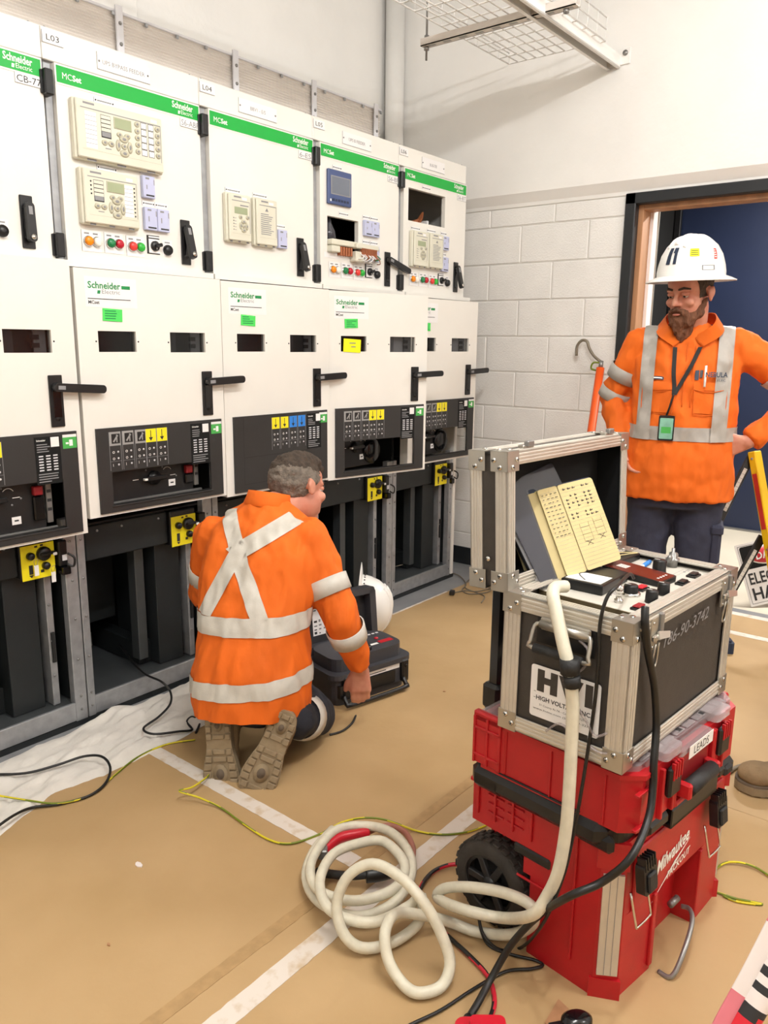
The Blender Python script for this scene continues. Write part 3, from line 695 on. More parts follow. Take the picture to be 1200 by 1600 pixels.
    b.box(.03, .32, .30, .31, .25, .70, 'dark_steel'); b.box(.285, .325, .09, .14, .12, .58, 'mid_steel', .002)
    b.box(.355, .47, .06, .34, .088, .58, 'dark_steel', .002); b.box(.30, .36, .12, .5, .088, .18, 'dark_steel', .002); b.box(.49, .515, .04, .1, .088, .66, 'galv', .002); b.box(.555, .575, .05, .5, .088, .7, 'dark_steel')
    b.box(.02, .28, .42, .44, .10, .16, 'grey_metal', .002); b.box(.497, .509, .032, .039, .25, .36, 'inside_black')
    for q in (.2, .33, .46, .6): b.ball(T0.inverted() @ T0 @ Vector((.50, .038, q)), .005, 'grey_metal', 8, 5)
    b.build('cable_chamber', root)
    b = MB(T0); b.box(.05, .40, .03, .28, .585, .712, 'dark_steel', .004); b.box(.40, .52, .012, .2, .575, .712, 'black_plastic', .004)
    for q in (.1, .2, .36): b.ball((q, .03, .69), .005, 'grey_metal', 8, 5)
    eb = b.build('earth_switch_box', root); S = T0 @ Matrix.Translation((0, .010, 0)) @ FRONT
    b = MB(); b.box(.402, .518, .572, .690, 0, .002, 'icon_yellow', 0, S)
    for x, z, r in ((.432, .654, .013), (.478, .655, .024), (.483, .612, .013)): b.lathe([(r, .002), (r, .014), (r * .7, .02)], 'black_plastic', 16, S @ Matrix.Translation((x, z, 0)))
    b.box(.46, .512, .652, .662, .014, .03, 'black_plastic', .003, S); b.box(.498, .512, .648, .658, .03, .034, 'white_print', .002, S)
    b.rect(.426, .440, .590, .622, 'ink', S, .0024); b.rect(.466, .478, .59, .60, 'ink', S, .0024); b.prism([(.425, .588), (.441, .588), (.433, .578)], .002, .0026, 'ink', S)
    for t in ((.45, .682), (.47, .684)): b.rect(t[0], t[0] + .01, t[1] - .003, t[1] + .003, 'ink', S, .0024)
    if k == 1:
        for x, z in ((.435, .600), (.492, .565)): b.box(x, x + .015, z - .012, z + .024, .02, .021, 'label_white', 0, S); b.tube([(x + .007, z + .02, .02), (x, z + .04, .022), (x + .015, z + .045, .022)], .001, 'chrome', 4, 4, True, S)
    b.build('warning_label', eb, 'yellow label with black knobs')
    b = MB(); b.box(.525, .556, .60, .69, -.02, .02, 'black_plastic', .004, S); b.box(.53, .56, .57, .6, -.01, .03, 'black_gloss', .003, S); b.box(.535, .552, .62, .64, .02, .022, 'label_grey', 0, S)
    b.tube([(.545, .61, .03), (.56, .6, .045), (.565, .63, .045), (.55, .645, .03)], .004, 'black_plastic', 6, 4, T=S); b.build('interlock', eb)
    return root
for k in range(1, 6): cubicle(k)

# duct screen over the cubicles: ribbed translucent sheet under a rail
ds = thing('duct_screen', 'ribbed pale sheet under a thin rail above the row of white cubicles', 'screen', (0, .3, 2.285))
b = MB(); n = 46
vs = []; fs = []
for i in range(n + 1):
    z = 2.281 + (.245 * i / n); y = .3 + (.004 if i % 2 else 0)
    vs += [(0, y, z), (2.62, y, z)]
for i in range(n): fs.append((2 * i, 2 * i + 1, 2 * i + 3, 2 * i + 2))
b.add(vs, fs, 'vent_sheet'); b.box(0, 2.62, .308, .312, 2.281, 2.526, 'vent_sheet'); b.build('ribbed_sheet', ds)
b = MB(); b.box(-.1, 2.63, .292, .318, 2.526, 2.536, 'label_grey', .002); b.box(-.1, 2.63, .312, .318, 2.51, 2.526, 'label_grey', .001)
for i in range(18): x = .2 + i * .142; b.box(x, x + .012, .286, .296, 2.512, 2.526, 'galv', .002)
b.build('rail', ds)
for x in (1.064, 1.62, 2.10, 2.56):
    b = MB(); b.box(x, x + .03, .282, .292, 2.281, 2.55, 'label_grey', .002); b.ball((x + .015, .281, 2.49), .007, 'grey_metal', 8, 5); b.ball((x + .015, .281, 2.42), .007, 'grey_metal', 8, 5); b.build('bracket', ds)

# cable basket tray, its strut and rods, and the wall channel
tr = thing('cable_tray', 'white wire mesh cable tray hung under the ceiling', 'cable tray', (2.2, -.5, 2.73))
b = MB(); x0, x1, y0, y1, z = .6, 2.97, -.76, -.25, 2.735; r = .0036
def wire(P): b.tube(P, r, 'pipe_white', 5, 1)
for i in range(11): y = y0 + (y1 - y0) * i / 10; wire([(x0, y, z), (x1, y, z)])
for yy in (y0, y1):
    for h in (.05, .10): wire([(x0, yy, z + h), (x1, yy, z + h)])
for i in range(24):
    x = x1 - i * .1; wire([(x, y0, z + .105), (x, y0, z), (x, y1, z), (x, y1, z + .105)])
for i in range(6): y = y0 + .08 * i
b.build('wire_mesh', tr)
sp = thing('hanger_strut', 'slotted grey strut on threaded rods under the wire mesh tray', 'strut', (2.44, -.5, 2.7))
b = MB(); b.box(2.42, 2.462, -.87, -.10, 2.698, 2.702, 'vent_sheet'); b.box(2.42, 2.424, -.87, -.10, 2.698, 2.73, 'vent_sheet'); b.box(2.458, 2.462, -.87, -.10, 2.698, 2.73, 'vent_sheet')
for i in range(9): b.box(2.432, 2.45, -.85 + i * .085, -.81 + i * .085, 2.6975, 2.6985, 'powder_grey')
b.build('strut_channel', sp)
for y in (-.12, -.82): b = MB(); b.cyl((2.441, y, 2.64 if y > -.5 else 2.68), (2.441, y, 3.5), .005, 'grey_metal', 8); b.cyl((2.441, y, 2.682), (2.441, y, 2.698), .012, 'grey_metal', 6); b.cyl((2.441, y, 2.72), (2.441, y, 2.745), .011, 'grey_metal', 6); b.build('threaded_rod', sp)
ch = thing('mounting_channel', 'long white channel running from the right wall above the doorway', 'channel', (3.2, -.71, 2.7))
b = MB(); b.box(.4, RX - .05, -.735, -.665, 2.742, 2.746, 'pipe_white'); b.box(.4, RX - .05, -.735, -.731, 2.69, 2.742, 'pipe_white'); b.box(.4, RX - .05, -.669, -.665, 2.69, 2.742, 'pipe_white'); b.box(.4, RX - .05, -.735, -.72, 2.688, 2.692, 'pipe_white'); b.box(.4, RX - .05, -.68, -.665, 2.688, 2.692, 'pipe_white'); b.build('channel_bar', ch)
b = MB(); b.box(RX - .053, RX - .046, -.785, -.665, 2.70, 2.775, 'pipe_white', .002); b.cyl((RX - .06, -.76, 2.75), (RX - .053, -.76, 2.75), .013, 'grey_metal', 8); b.build('end_bracket', ch)
# ================================================================ ROLLING TOOL BOX, ORGANISER, FLIGHT CASE
SIDE = Matrix(((0, 0, -1, 0), (-1, 0, 0, 0), (0, 1, 0, 0), (0, 0, 0, 1)))   # drawing plane that faces -x : u = -y, v = z
BOX = frame((.575, -1.985, 0), -8)
tb = thing('rolling_toolbox', 'large red wheeled toolbox with a black lid at the bottom of the stack', 'toolbox', (.575, -1.985, 0))
b = MB(BOX)
lower = [(.075, .225), (0, .215), (0, .046), (.034, .006), (.16, .0), (.165, .05), (.36, .05), (.365, 0), (.496, .006), (.53, .046), (.53, .215), (.455, .225), (.455, .385), (.075, .385)]
b.prism(lower, .004, .20, 'red_plastic')
mid = [(.075, .24), (.0, .235), (0, .046), (.034, .006), (.496, .006), (.53, .046), (.53, .235), (.455, .24), (.455, .385), (.075, .385)]
b.prism(mid, .20, .262, 'red_plastic')
upper = [(0, .385), (0, .046), (.034, .006), (.496, .006), (.53, .046), (.53, .385)]
b.prism(upper, .262, .375, 'red_plastic')
for z0, z1 in ((.0, .05), (.312, .372)):
    b.prism([(-.006, .052), (.030, -.002), (.046, .012), (.010, .062)], z0, z1, 'red_plastic'); b.prism([(.500, -.002), (.536, .052), (.520, .062), (.484, .012)], z0, z1, 'red_plastic')
for i in range(4): b.box(.175 + i * .014, .181 + i * .014, .03, .052, .08, .15, 'red_dark', .001)
b.box(.06, .47, .0, .008, .20, .345, 'red_plastic', .003); b.box(.365, .38, -.006, .05, .02, .2, 'red_plastic', .002); b.box(.145, .16, -.006, .05, .02, .2, 'red_plastic', .002)
for i in range(3):
    for j in range(2): b.box(-.004, .0, .235 + j * .055 + .004, .285 + j * .055, .30 + i * .022, .304 + i * .022, 'red_plastic', .001)
for j in range(4): b.box(-.006, .0, .215 + j * .05, .221 + j * .05, .285, .36, 'red_plastic', .001)
b.box(-.008, 0, .06, .39, .362, .372, 'red_plastic', .002); b.box(-.006, 0, .10, .105, .06, .36, 'red_plastic', .001); b.box(-.005, 0, .13, .25, .185, .19, 'red_plastic', .001)
b.build('body', tb)
for x0, x1, y0, y1 in ((.004, .031, .042, .009), (.499, .526, .009, .042)):
    dx, dy = x1 - x0, y1 - y0; L = math.hypot(dx, dy); nx, ny = dy / L * .006, -dx / L * .006
    b = MB(BOX); b.prism([(x0, y0), (x1, y1), (x1 + nx, y1 + ny), (x0 + nx, y0 + ny)], .062, .300, 'alu')
    for q in (.33, .66): a = (x0 + dx * q, y0 + dy * q); b.prism([(a[0] + nx, a[1] + ny), (a[0] + dx * .02 + nx, a[1] + dy * .02 + ny), (a[0] + dx * .02 + nx * 1.2, a[1] + dy * .02 + ny * 1.2), (a[0] + nx * 1.2, a[1] + ny * 1.2)], .064, .298, 'ink_grey')
    b.build('corner_strip', tb, 'bare aluminium corner strip')
b = MB(BOX); b.prism(rrect(.005, .525, .012, .385, .03), .375, .400, 'black_plastic'); b.prism(rrect(.02, .51, .03, .37, .03), .4, .418, 'black_plastic')
b.box(-.034, .03, .03, .378, .364, .428, 'black_plastic', .020); b.box(-.028, -.010, .09, .30, .426, .4295, 'rubber', .001); b.box(-.034, .0, .28, .372, .366, .418, 'black_plastic', .016); b.box(-.022, .0, .015, .10, .36, .40, 'black_plastic', .012)
b.box(.155, .375, -.022, .03, .36, .372, 'black_plastic', .003); b.box(.155, .375, -.022, -.016, .36, .405, 'black_plastic', .003)
for i in range(9): b.box(.165 + i * .0235, .170 + i * .0235, -.018, .03, .365, .412, 'black_plastic', .001)
b.box(.06, .15, -.02, .05, .378, .412, 'black_plastic', .010); b.box(.38, .47, -.02, .05, .378, .412, 'black_plastic', .010); b.box(.41, .45, -.026, .0, .38, .405, 'rubber', .006)
lidp = b.build('lid', tb, 'black toolbox lid with grips')
for x in (.032, .366):
    b = MB(BOX @ frame((x, -.010, .335), 0, -7)); b.prism(rrect(0, .052, -.066, .0, .008), 0, .02, 'black_plastic', Matrix(((1, 0, 0, 0), (0, 0, -1, 0), (0, 1, 0, 0), (0, 0, 0, 1))))
    for i in range(5): b.box(.004 + i * .0095, .008 + i * .0095, -.022, -.002, -.014, .014, 'black_plastic', .001)
    b.box(.010, .042, -.026, -.018, -.062, -.022, 'rubber', .003); b.build('latch', tb)
    b = MB(BOX); b.tube([(x - .004, -.008, .27), (x + .002, -.022, .20), (x + .006, -.024, .193), (x + .055, -.024, .193), (x + .062, -.022, .20), (x + .062, -.010, .25)], .0026, 'chrome', 6, 3); b.build('latch_wire', tb)
b = MB(BOX @ Matrix.Translation((0, -.0008, 0)) @ FRONT)
b.T = b.T @ Matrix.Translation((.152, .186, 0)) @ Matrix.Rotation(math.radians(9), 4, 'Z')
b.text('Milwaukee', .01, .052, .15, .036, 'white_print', None, .0006, shear=.35, align='fill'); b.text('PACKOUT', .055, .012, .11, .018, 'white_print', None, .0006, shear=.3, align='fill')
b.prism([(-.012, -.004), (.1, .04), (.088, .036), (.165, .052), (.074, .024), (.09, .03)], .0002, .0006, 'white_print'); b.build('lettering', tb, 'white slanted lettering with a bolt underline')
b = MB(BOX); b.box(-.005, .004, .165, .262, .240, .264, 'black_plastic', .006); b.build('side_grip', tb)
b = MB(BOX); b.tube([(.30, .0, .085), (.30, -.02, .088), (.27, -.04, .08), (.20, -.055, .05), (.165, -.05, .012), (.165, -.02, .006)], .0055, 'grey_metal', 8, 4); b.cyl((.285, .02, .085), (.32, .02, .085), .008, 'grey_metal'); b.build('foot_bar', tb, 'bent steel foot bar')
for sx in (0, 1):
    xw = .004 if not sx else .466; X = BOX @ Matrix.Translation((xw, .335, .108)) @ Matrix.Rotation(math.radians(90), 4, 'Y'); b = MB(X); R = .108; wd = .062
    b.lathe([(.07, .0), (.094, -.002), (.102, .006), (R - .004, .014), (R - .004, wd - .014), (.102, wd - .006), (.094, wd + .002), (.07, wd), (.066, wd - .02), (.066, .02), (.07, 0)], 'tyre', 40, None, True, 1, 1, False)
    for i in range(26):
        a = 2 * math.pi * i / 26
        for z0, z1, da in ((.006, .022, 0), (.024, .038, .12), (.040, .056, 0)):
            b.box(-.0085, .0085, R - .006, R, z0, z1, 'tyre', .0015, Matrix.Rotation(a + da, 4, 'Z'))
    b.lathe([(.07, .030), (.07, .040)], 'inside_black', 32); b.lathe([(.018, -.002), (.018, .06)], 'black_plastic', 16); b.lathe([(.006, -.012), (.006, 0)], 'chrome', 10)
    for z in (.004, .050):
        b.lathe([(.062, z), (.074, z + .001)], 'black_plastic', 32, None, False, 1, 1, False)
        for i in range(6): b.box(-.009, .009, .012, .066, z, z + .012, 'panel_charcoal', .002, Matrix.Rotation(2 * math.pi * i / 6, 4, 'Z'))
    b.build('wheel', tb)
b = MB(BOX)
for x in (.085, .43): b.box(x, x + .036, .392, .432, .36, .56, 'black_plastic', .005); b.box(x - .006, x + .042, .388, .438, .50, .565, 'black_plastic', .008)
b.box(.09, .46, .386, .42, .30, .37, 'black_plastic', .004); b.build('handle_socket', tb)
b = MB(BOX)
for x in (.09, .435): b.box(x, x + .026, .397, .426, .50, 1.03, 'black_gloss', .004)
b.box(.085, .466, .392, .432, 1.02, 1.05, 'black_plastic', .01); b.build('telescopic_handle', tb)
# organiser
OB = frame((.553, -2.005, .42), -7)
og = thing('organiser_case', 'flat red organiser case with a clear lid and a LEADS label, middle of the stack', 'organiser', (.553, -2.005, .42))
b = MB(OB); b.prism([(0, .37), (0, .03), (.03, 0), (.47, 0), (.50, .03), (.50, .37), (.48, .385), (.02, .385)], .0, .122, 'red_plastic')
b.prism([(-.006, .38), (-.006, .03), (.03, -.006), (.06, -.006), (.06, .02), (.02, .04), (.02, .38)], .116, .126, 'red_plastic'); b.box(.485, .506, .03, .385, .116, .135, 'red_plastic', .004); b.box(-.006, .012, .30, .392, .01, .135, 'red_plastic', .004)
for i in range(3): b.box(-.010, -.002, .312 + .035 * i, .318 + .035 * i, .012, .125, 'red_plastic', .001)
for zz in (.03, .095): b.box(-.010, -.002, .312, .388, zz, zz + .006, 'red_plastic', .001)
for yy in (.06, .185): b.box(-.004, .0, yy, yy + .004, .004, .116, 'red_plastic', .001)
b.box(.005, .075, -.006, .004, .012, .018, 'red_plastic', .001); b.box(.005, .075, -.006, .004, .088, .093, 'red_plastic', .001)
for x in (.10, .15, .345, .395, .16, .335): b.box(x, x + .008, -.010, .004, .0, .112, 'red_plastic', .002)
b.box(.165, .335, -.012, .006, .0, .012, 'red_plastic', .003); b.box(.17, .33, -.001, .004, .02, .085, 'red_dark', .002); b.build('body', og)
b = MB(OB); b.prism([(.005, .375), (.005, .04), (.035, .012), (.465, .012), (.495, .04), (.495, .375)], .122, .138, 'clear_lid')
for i in range(8): b.box(.05 + i * .05, .092 + i * .05, .016, .05, .138, .142, 'clear_lid', .003)
for x in (.10, .34): b.prism(rrect(x, x + .075, -.012, .05, .012), .128, .146, 'clear_lid')
b.box(.175, .325, -.010, .02, .106, .124, 'clear_lid', .004)
for x in (.22, .33): b.box(x, x + .014, .018, .03, .139, .1425, 'ink', .001)
b.build('clear_lid', og, 'smoky clear plastic lid')
for x in (.112, .352):
    b = MB(OB); b.box(x, x + .05, -.020, -.006, .045, .112, 'black_plastic', .005)
    for i in range(4): b.box(x + .006 + i * .011, x + .010 + i * .011, -.023, -.015, .085, .122, 'red_plastic', .001)
    b.build('latch', og)
b = MB(OB); b.cyl((.19, -.022, .038), (.31, -.022, .038), .017, 'rubber', 14); b.box(.175, .19, -.034, .0, .02, .055, 'red_plastic', .004); b.box(.31, .325, -.034, .0, .02, .055, 'red_plastic', .004); b.build('carry_handle', og)
b = MB(OB @ Matrix.Translation((0, -.0135, 0)) @ FRONT); b.box(.200, .315, .098, .126, 0, .001, 'label_white'); b.text('LEADS', .212, .103, .09, .018, 'ink', None, .0014, align='c'); b.build('name_label', og, 'white tape lettered LEADS')
# flight case
CZ = .568; CO = (.5325, -1.981); CASE = frame((*CO, CZ), -4.7); L, Dp, H = .511, .2725, .290
fcs = thing('flight_case', 'grey flight case with aluminium edges, an open lid and a white HVI label', 'flight case', (*CO, CZ))
b = MB(CASE); t = .011
b.box(.004, L - .004, .004, t, .004, H - .004, 'case_panel'); b.box(.004, L - .004, Dp - t, Dp - .004, .004, H - .004, 'case_panel'); b.box(.004, t, t, Dp - t, .004, H - .004, 'case_panel'); b.box(L - t, L - .004, t, Dp - t, .004, H - .004, 'case_panel'); b.box(t, L - t, t, Dp - t, .004, .014, 'foam_black')
b.build('shell', fcs)
def edge(a, c, w=.030, name='edge_profile', parent=None, X=CASE, o_=(L, Dp, H)):
    # ribbed aluminium angle along one case edge
    lo = [min(a[i], c[i]) for i in range(3)]; hi = [max(a[i], c[i]) for i in range(3)]
    b = MB(X); ax = [i for i in range(3) if hi[i] - lo[i] > .02][0]; e = .0035
    others = [i for i in range(3) if i != ax]
    for p, q in (others, others[::-1]):          # one flange on each face
        l, h = lo[:], hi[:]
        if a[p] > o_[p] / 2: l[p], h[p] = a[p] - .001, a[p] + e
        else: l[p], h[p] = a[p] - e, a[p] + .001
        if a[q] > o_[q] / 2: l[q], h[q] = a[q] - w, a[q] + e
        else: l[q], h[q] = a[q] - e, a[q] + w
        b.box(l[0], h[0], l[1], h[1], l[2], h[2], 'alu', .001)
        for s in (.25, .5, .75):                  # raised ribs
            l2, h2 = l[:], h[:]
            l2[q], h2[q] = l[q] + (h[q] - l[q]) * (s - .07), l[q] + (h[q] - l[q]) * (s + .07)
            if a[p] > o_[p] / 2: h2[p] += .0018
            else: l2[p] -= .0018
            b.box(l2[0], h2[0], l2[1], h2[1], l2[2], h2[2], 'alu', .0006)
    b.build(name, parent)
for y in (0, Dp):
    for z in (0, H): edge((0, y, z), (L, y, z), parent=fcs)
for x in (0, L):
    for z in (0, H): edge((x, 0, z), (x, Dp, z), parent=fcs)
    for y in (0, Dp): edge((x, y, 0), (x, y, H), .036, parent=fcs)
def corner(cx, cy, cz, sx, sy, sz, X, parent, r=.038):
    b = MB(X); e = .0058
    for ax in range(3):
        c = (cx, cy, cz); s = (sx, sy, sz); lo = [0, 0, 0]; hi = [0, 0, 0]
        for i in range(3):
            if i == ax: lo[i], hi[i] = sorted((c[i] - s[i] * e, c[i] - s[i] * .004))
            else: lo[i], hi[i] = sorted((c[i] - s[i] * e, c[i] + s[i] * r))
        b.box(lo[0], hi[0], lo[1], hi[1], lo[2], hi[2], 'corner_steel', .0012)
        j, k = [i for i in range(3) if i != ax]
        for u, v in ((.75, .35), (.35, .75)):
            p = [0, 0, 0]; p[ax] = c[ax] - s[ax] * e; p[j] = c[j] + s[j] * r * u; p[k] = c[k] + s[k] * r * v
            n = Vector((0, 0, 0)); n[ax] = -s[ax]; b.cyl(p, Vector(p) + n * .002, .0055, 'chrome', 10); b.cyl(p, Vector(p) + n * .0026, .002, 'ink', 6)
    b.build('corner_cap', parent)
for x, sx in ((0, 1), (L, -1)):
    for y, sy in ((0, 1), (Dp, -1)):
        for z, sz in ((0, 1), (H, -1)): corner(x, y, z, sx, sy, sz, CASE, fcs)
# label and carrying handle on the left end
SD = CASE @ Matrix.Translation((-.0005, Dp, 0)) @ SIDE
b = MB(SD); b.prism(rrect(.068, .222, .046, .157, .006), 0, .001, 'label_white')
gx = 'case_panel'; S2 = SD
b.prism([(.083, .103), (.099, .103), (.099, .121), (.113, .121), (.113, .103), (.129, .103), (.129, .15), (.113, .15), (.113, .135), (.099, .135), (.099, .15), (.083, .15)], .001, .0016, gx)
b.prism([(.131, .15), (.147, .15), (.158, .122), (.169, .15), (.185, .15), (.166, .103), (.150, .103)], .001, .0016, gx); b.prism([(.19, .103), (.206, .103), (.206, .15), (.19, .15)], .001, .0016, gx)
b.text('HIGH VOLTAGE, INC.', .082, .082, .124, .0115, 'ink', None, .0014, align='fill'); b.text('31 County Rt 7A - Copake, NY 12516', .09, .071, .108, .0055, 'ink', None, .0014, align='fill'); b.text('www.hvinc.com (518) 329-3275', .076, .061, .13, .0055, 'ink', None, .0014, align='fill')
for x, z in ((.078, .10), (.078, .087)): b.rect(x - .002, x + .003, z, z + .001, 'ink', None, .0014)
b.build('maker_label', fcs, 'white HVI HIGH VOLTAGE, INC. label')
b = MB(SD); b.box(.075, .205, .205, .262, 0, .002, 'black_plastic', .001); b.box(.086, .196, .236, .262, .002, .009, 'corner_steel', .003); b.cyl((.088, .249, .010), (.194, .249, .010), .008, 'corner_steel', 12)
b.tube([(.090, .25, .012), (.080, .245, .016), (.078, .215, .026), (.083, .203, .028), (.198, .203, .028), (.203, .215, .026), (.201, .245, .016), (.192, .25, .012)], .0045, 'corner_steel', 8, 3); b.cyl((.088, .203, .028), (.193, .203, .028), .010, 'rubber', 12)
for x in (.1, .182): b.lathe([(.005, .009), (.004, .0115)], 'chrome', 10, Matrix.Translation((x, .244, 0)))
b.build('end_handle', fcs)
FF = CASE @ Matrix.Translation((0, -.0005, 0)) @ FRONT
for x in (.068, .425):
    b = MB(FF); b.box(x, x + .03, .222, .286, .002, .007, 'corner_steel', .001); b.box(x + .034, x + .046, .235, .29, .002, .012, 'grey_metal', .002); b.box(x + .002, x + .028, .24, .252, .007, .014, 'corner_steel', .002)
    b.prism([(0, 0), (.040, -.006), (.052, .004), (.012, .014)], 0, .004, 'corner_steel', frame((x + .012, .244, .016), 0, -35)); b.tube([(x + .012, .235, .012), (x + .008, .195, .009), (x + .018, .185, .009), (x + .028, .195, .009), (x + .026, .235, .012)], .0022, 'corner_steel', 6, 3)
    for zz in (.228, .276): b.lathe([(.0035, .007), (.003, .009)], 'chrome', 8, Matrix.Translation((x + .008, zz, 0)))
    b.build('catch', fcs)
b = MB(FF); b.T = FF @ Matrix.Translation((.145, .205, .004 - .003)) @ Matrix.Rotation(math.radians(2), 4, 'Z'); b.text('186-90-3742', 0, 0, .225, .026, 'ink_grey', None, .0004, shear=.25, align='fill'); b.build('chalk_number', fcs, 'chalked serial number')
# control deck
DZ = H - .012
b = MB(CASE); b.box(.10, L - .014, .018, Dp - .014, DZ - .005, DZ, 'ctrl_cream', .001); b.box(.098, .102, .016, Dp - .014, .05, DZ - .001, 'ctrl_side'); b.box(.014, .098, .016, Dp - .014, DZ - .11, DZ - .105, 'foam_black')
b.box(.10, L - .014, .012, .018, DZ - .02, DZ - .002, 'ctrl_side')
for i in range(20): b.box(.094, .0985, .03 + i * .0085, .0355 + i * .0085, DZ - .085, DZ - .055, 'foam_black')
b.box(.0965, .098, .05, .09, DZ - .035, DZ - .012, 'label_white'); b.box(.0965, .098, .02, .045, DZ - .05, DZ - .018, 'ink_grey'); dk = b.build('control_deck', fcs)
def knob(x, y, r, h, ring=False, mt='black_plastic'):
    b = MB(CASE @ Matrix.Translation((x, y, DZ)));
    if ring: b.lathe([(r * 1.35, 0), (r * 1.35, .004), (r * 1.2, .006)], 'chrome', 20)
    b.lathe([(r * 1.05, .002), (r, .004), (r * .94, h - .002), (r * .85, h)], mt, 18); b.box(-.001, .001, 0, r * .8, h, h + .0006, 'white_print'); b.build('knob', dk)
knob(.405, .131, .0155, .030); knob(.203, .102, .0155, .022, True); knob(.187, .049, .013, .026); knob(.252, .053, .013, .026)
for x, y, mt in ((.13, .049, 'red_dark'), (.43, .061, 'black_plastic'), (.355, .055, 'black_plastic'), (.252, .101, 'clip_red')):
    b = MB(CASE @ Matrix.Translation((x, y, DZ))); b.box(-.017, .017, -.011, .011, 0, .005, 'black_plastic', .001); b.box(-.014, .014, -.008, .008, .005, .009, mt, .002); b.build('rocker_switch', dk)
b = MB(CASE @ Matrix.Translation((.474, .13, DZ))); b.lathe([(.012, 0), (.012, .012), (.016, .014), (.016, .02), (.009, .022), (.009, .034), (.004, .036), (.004, .045)], 'grey_metal', 14)
for a in (0, math.pi): b.ball((.016 * math.cos(a), .016 * math.sin(a), .024), (.009, .006, .008), 'grey_metal', 8, 6)
b.build('earth_terminal', dk)
b = MB(CASE @ Matrix.Translation((.14, .097, DZ))); b.lathe([(.009, 0), (.009, .006), (.006, .007), (.006, .02), (.0085, .021), (.0085, .033), (.004, .036)], 'chrome', 14); b.build('signal_socket', dk)
b = MB(CASE @ Matrix.Translation((.217, .19, DZ)) @ Matrix.Rotation(math.radians(4), 4, 'Z')); b.box(-.070, .066, -.046, .048, 0, .022, 'black_plastic', .002); b.box(-.062, -.002, -.038, .042, .022, .0226, 'label_white'); b.box(-.05, -.01, -.02, .0, .0226, .023, 'label_grey'); b.tube([(-.055, .0, .0235), (-.02, .03, .0235), (.0, .02, .0235)], .0008, 'ink', 4, 3); b.build('dial_meter', dk, 'black framed dial meter')
b = MB(CASE @ Matrix.Translation((.44, .23, DZ))); b.box(-.07, .04, -.018, .02, 0, .016, 'black_plastic', .002); b.build('accessory_box', dk)
b = MB(CASE @ Matrix.Translation((0, 0, DZ)))
for x, y in ((.115, .03), (.115, .24), (.49, .03), (.40, .03), (.33, .035), (.45, .09), (.17, .13)):
    b.lathe([(.003, 0), (.0025, .001)], 'ink_grey', 8, Matrix.Translation((x, y, 0))); b.rect(x + .008, x + .025, y, y + .002, 'ink_grey', None, .0004); b.rect(x + .008, x + .02, y - .005, y - .003, 'ink_grey', None, .0004)
b.rect(.33, .48, .09, .0908, 'ink_grey', None, .0004); b.rect(.40, .47, .1, .1008, 'ink_grey', None, .0004); b.build('deck_print', dk)
b = MB(CASE); b.cyl((.098, .20, DZ - .045), (.06, .198, DZ - .045), .016, 'black_plastic', 14); b.cyl((.075, .2, DZ - .045), (.055, .198, DZ - .045), .019, 'rubber', 14); b.build('cable_gland', fcs)
# lid, hinged open at the back
LH, LD = .278, .086
LID = CASE @ frame((0, Dp + .001, H + .006), 0, -3)
b = MB(LID); t = .006
b.box(0, L, LD - t, LD, 0, LH, 'case_panel'); b.box(0, L, LD - .018, LD - t, .01, LH - .01, 'foam_black'); b.box(0, t, 0, LD, 0, LH, 'case_panel'); b.box(L - t, L, 0, LD, 0, LH, 'case_panel'); b.box(0, L, 0, LD, LH - t, LH, 'case_panel'); b.box(0, L, 0, LD, 0, t, 'case_panel')
b.box(t, t + .008, .005, LD - .018, t, LH - t, 'foam_black'); b.box(L - t - .008, L - t, .005, LD - .018, t, LH - t, 'foam_black'); b.box(t, L - t, .005, LD - .018, LH - t - .008, LH - t, 'foam_black'); b.box(t, L - t, .005, LD - .018, t, t + .008, 'foam_black')
lid = b.build('case_lid', fcs)
for y in (0, LD):
    for z in (0, LH): edge((0, y, z), (L, y, z), .024, 'edge_profile', lid, LID, (L, LD, LH))
for x in (0, L):
    for y in (0, LD): edge((x, y, 0), (x, y, LH), .026, 'edge_profile', lid, LID, (L, LD, LH))
for x, sx in ((0, 1), (L, -1)):
    for y, sy in ((0, 1), (LD, -1)):
        for z, sz in ((0, 1), (LH, -1)): corner(x, y, z, sx, sy, sz, LID, lid, .036)
for x in (.07, .42):
    b = MB(LID); b.box(x, x + .04, .006, .022, LH + .003, LH + .012, 'corner_steel', .002); b.box(x + .008, x + .032, .0, .012, LH + .008, LH + .02, 'grey_metal', .002); b.build('catch_keeper', lid)
b = MB(LID); b.lathe([(.006, 0), (.005, .003)], 'chrome', 10, Matrix.Translation((-.004, .043, .06)) @ Matrix.Rotation(math.radians(-90), 4, 'Y')); b.build('rivet', lid)
b = MB(CASE); 
b.prism([(0, 0), (.012, 0), (.012, .13), (0, .13)], 0, .002, 'corner_steel', frame((.016, Dp - .10, H - .01)) @ Matrix.Rotation(math.radians(90), 4, 'Y') @ Matrix.Rotation(math.radians(-130), 4, 'Z'))
b.build('lid_stay', fcs)
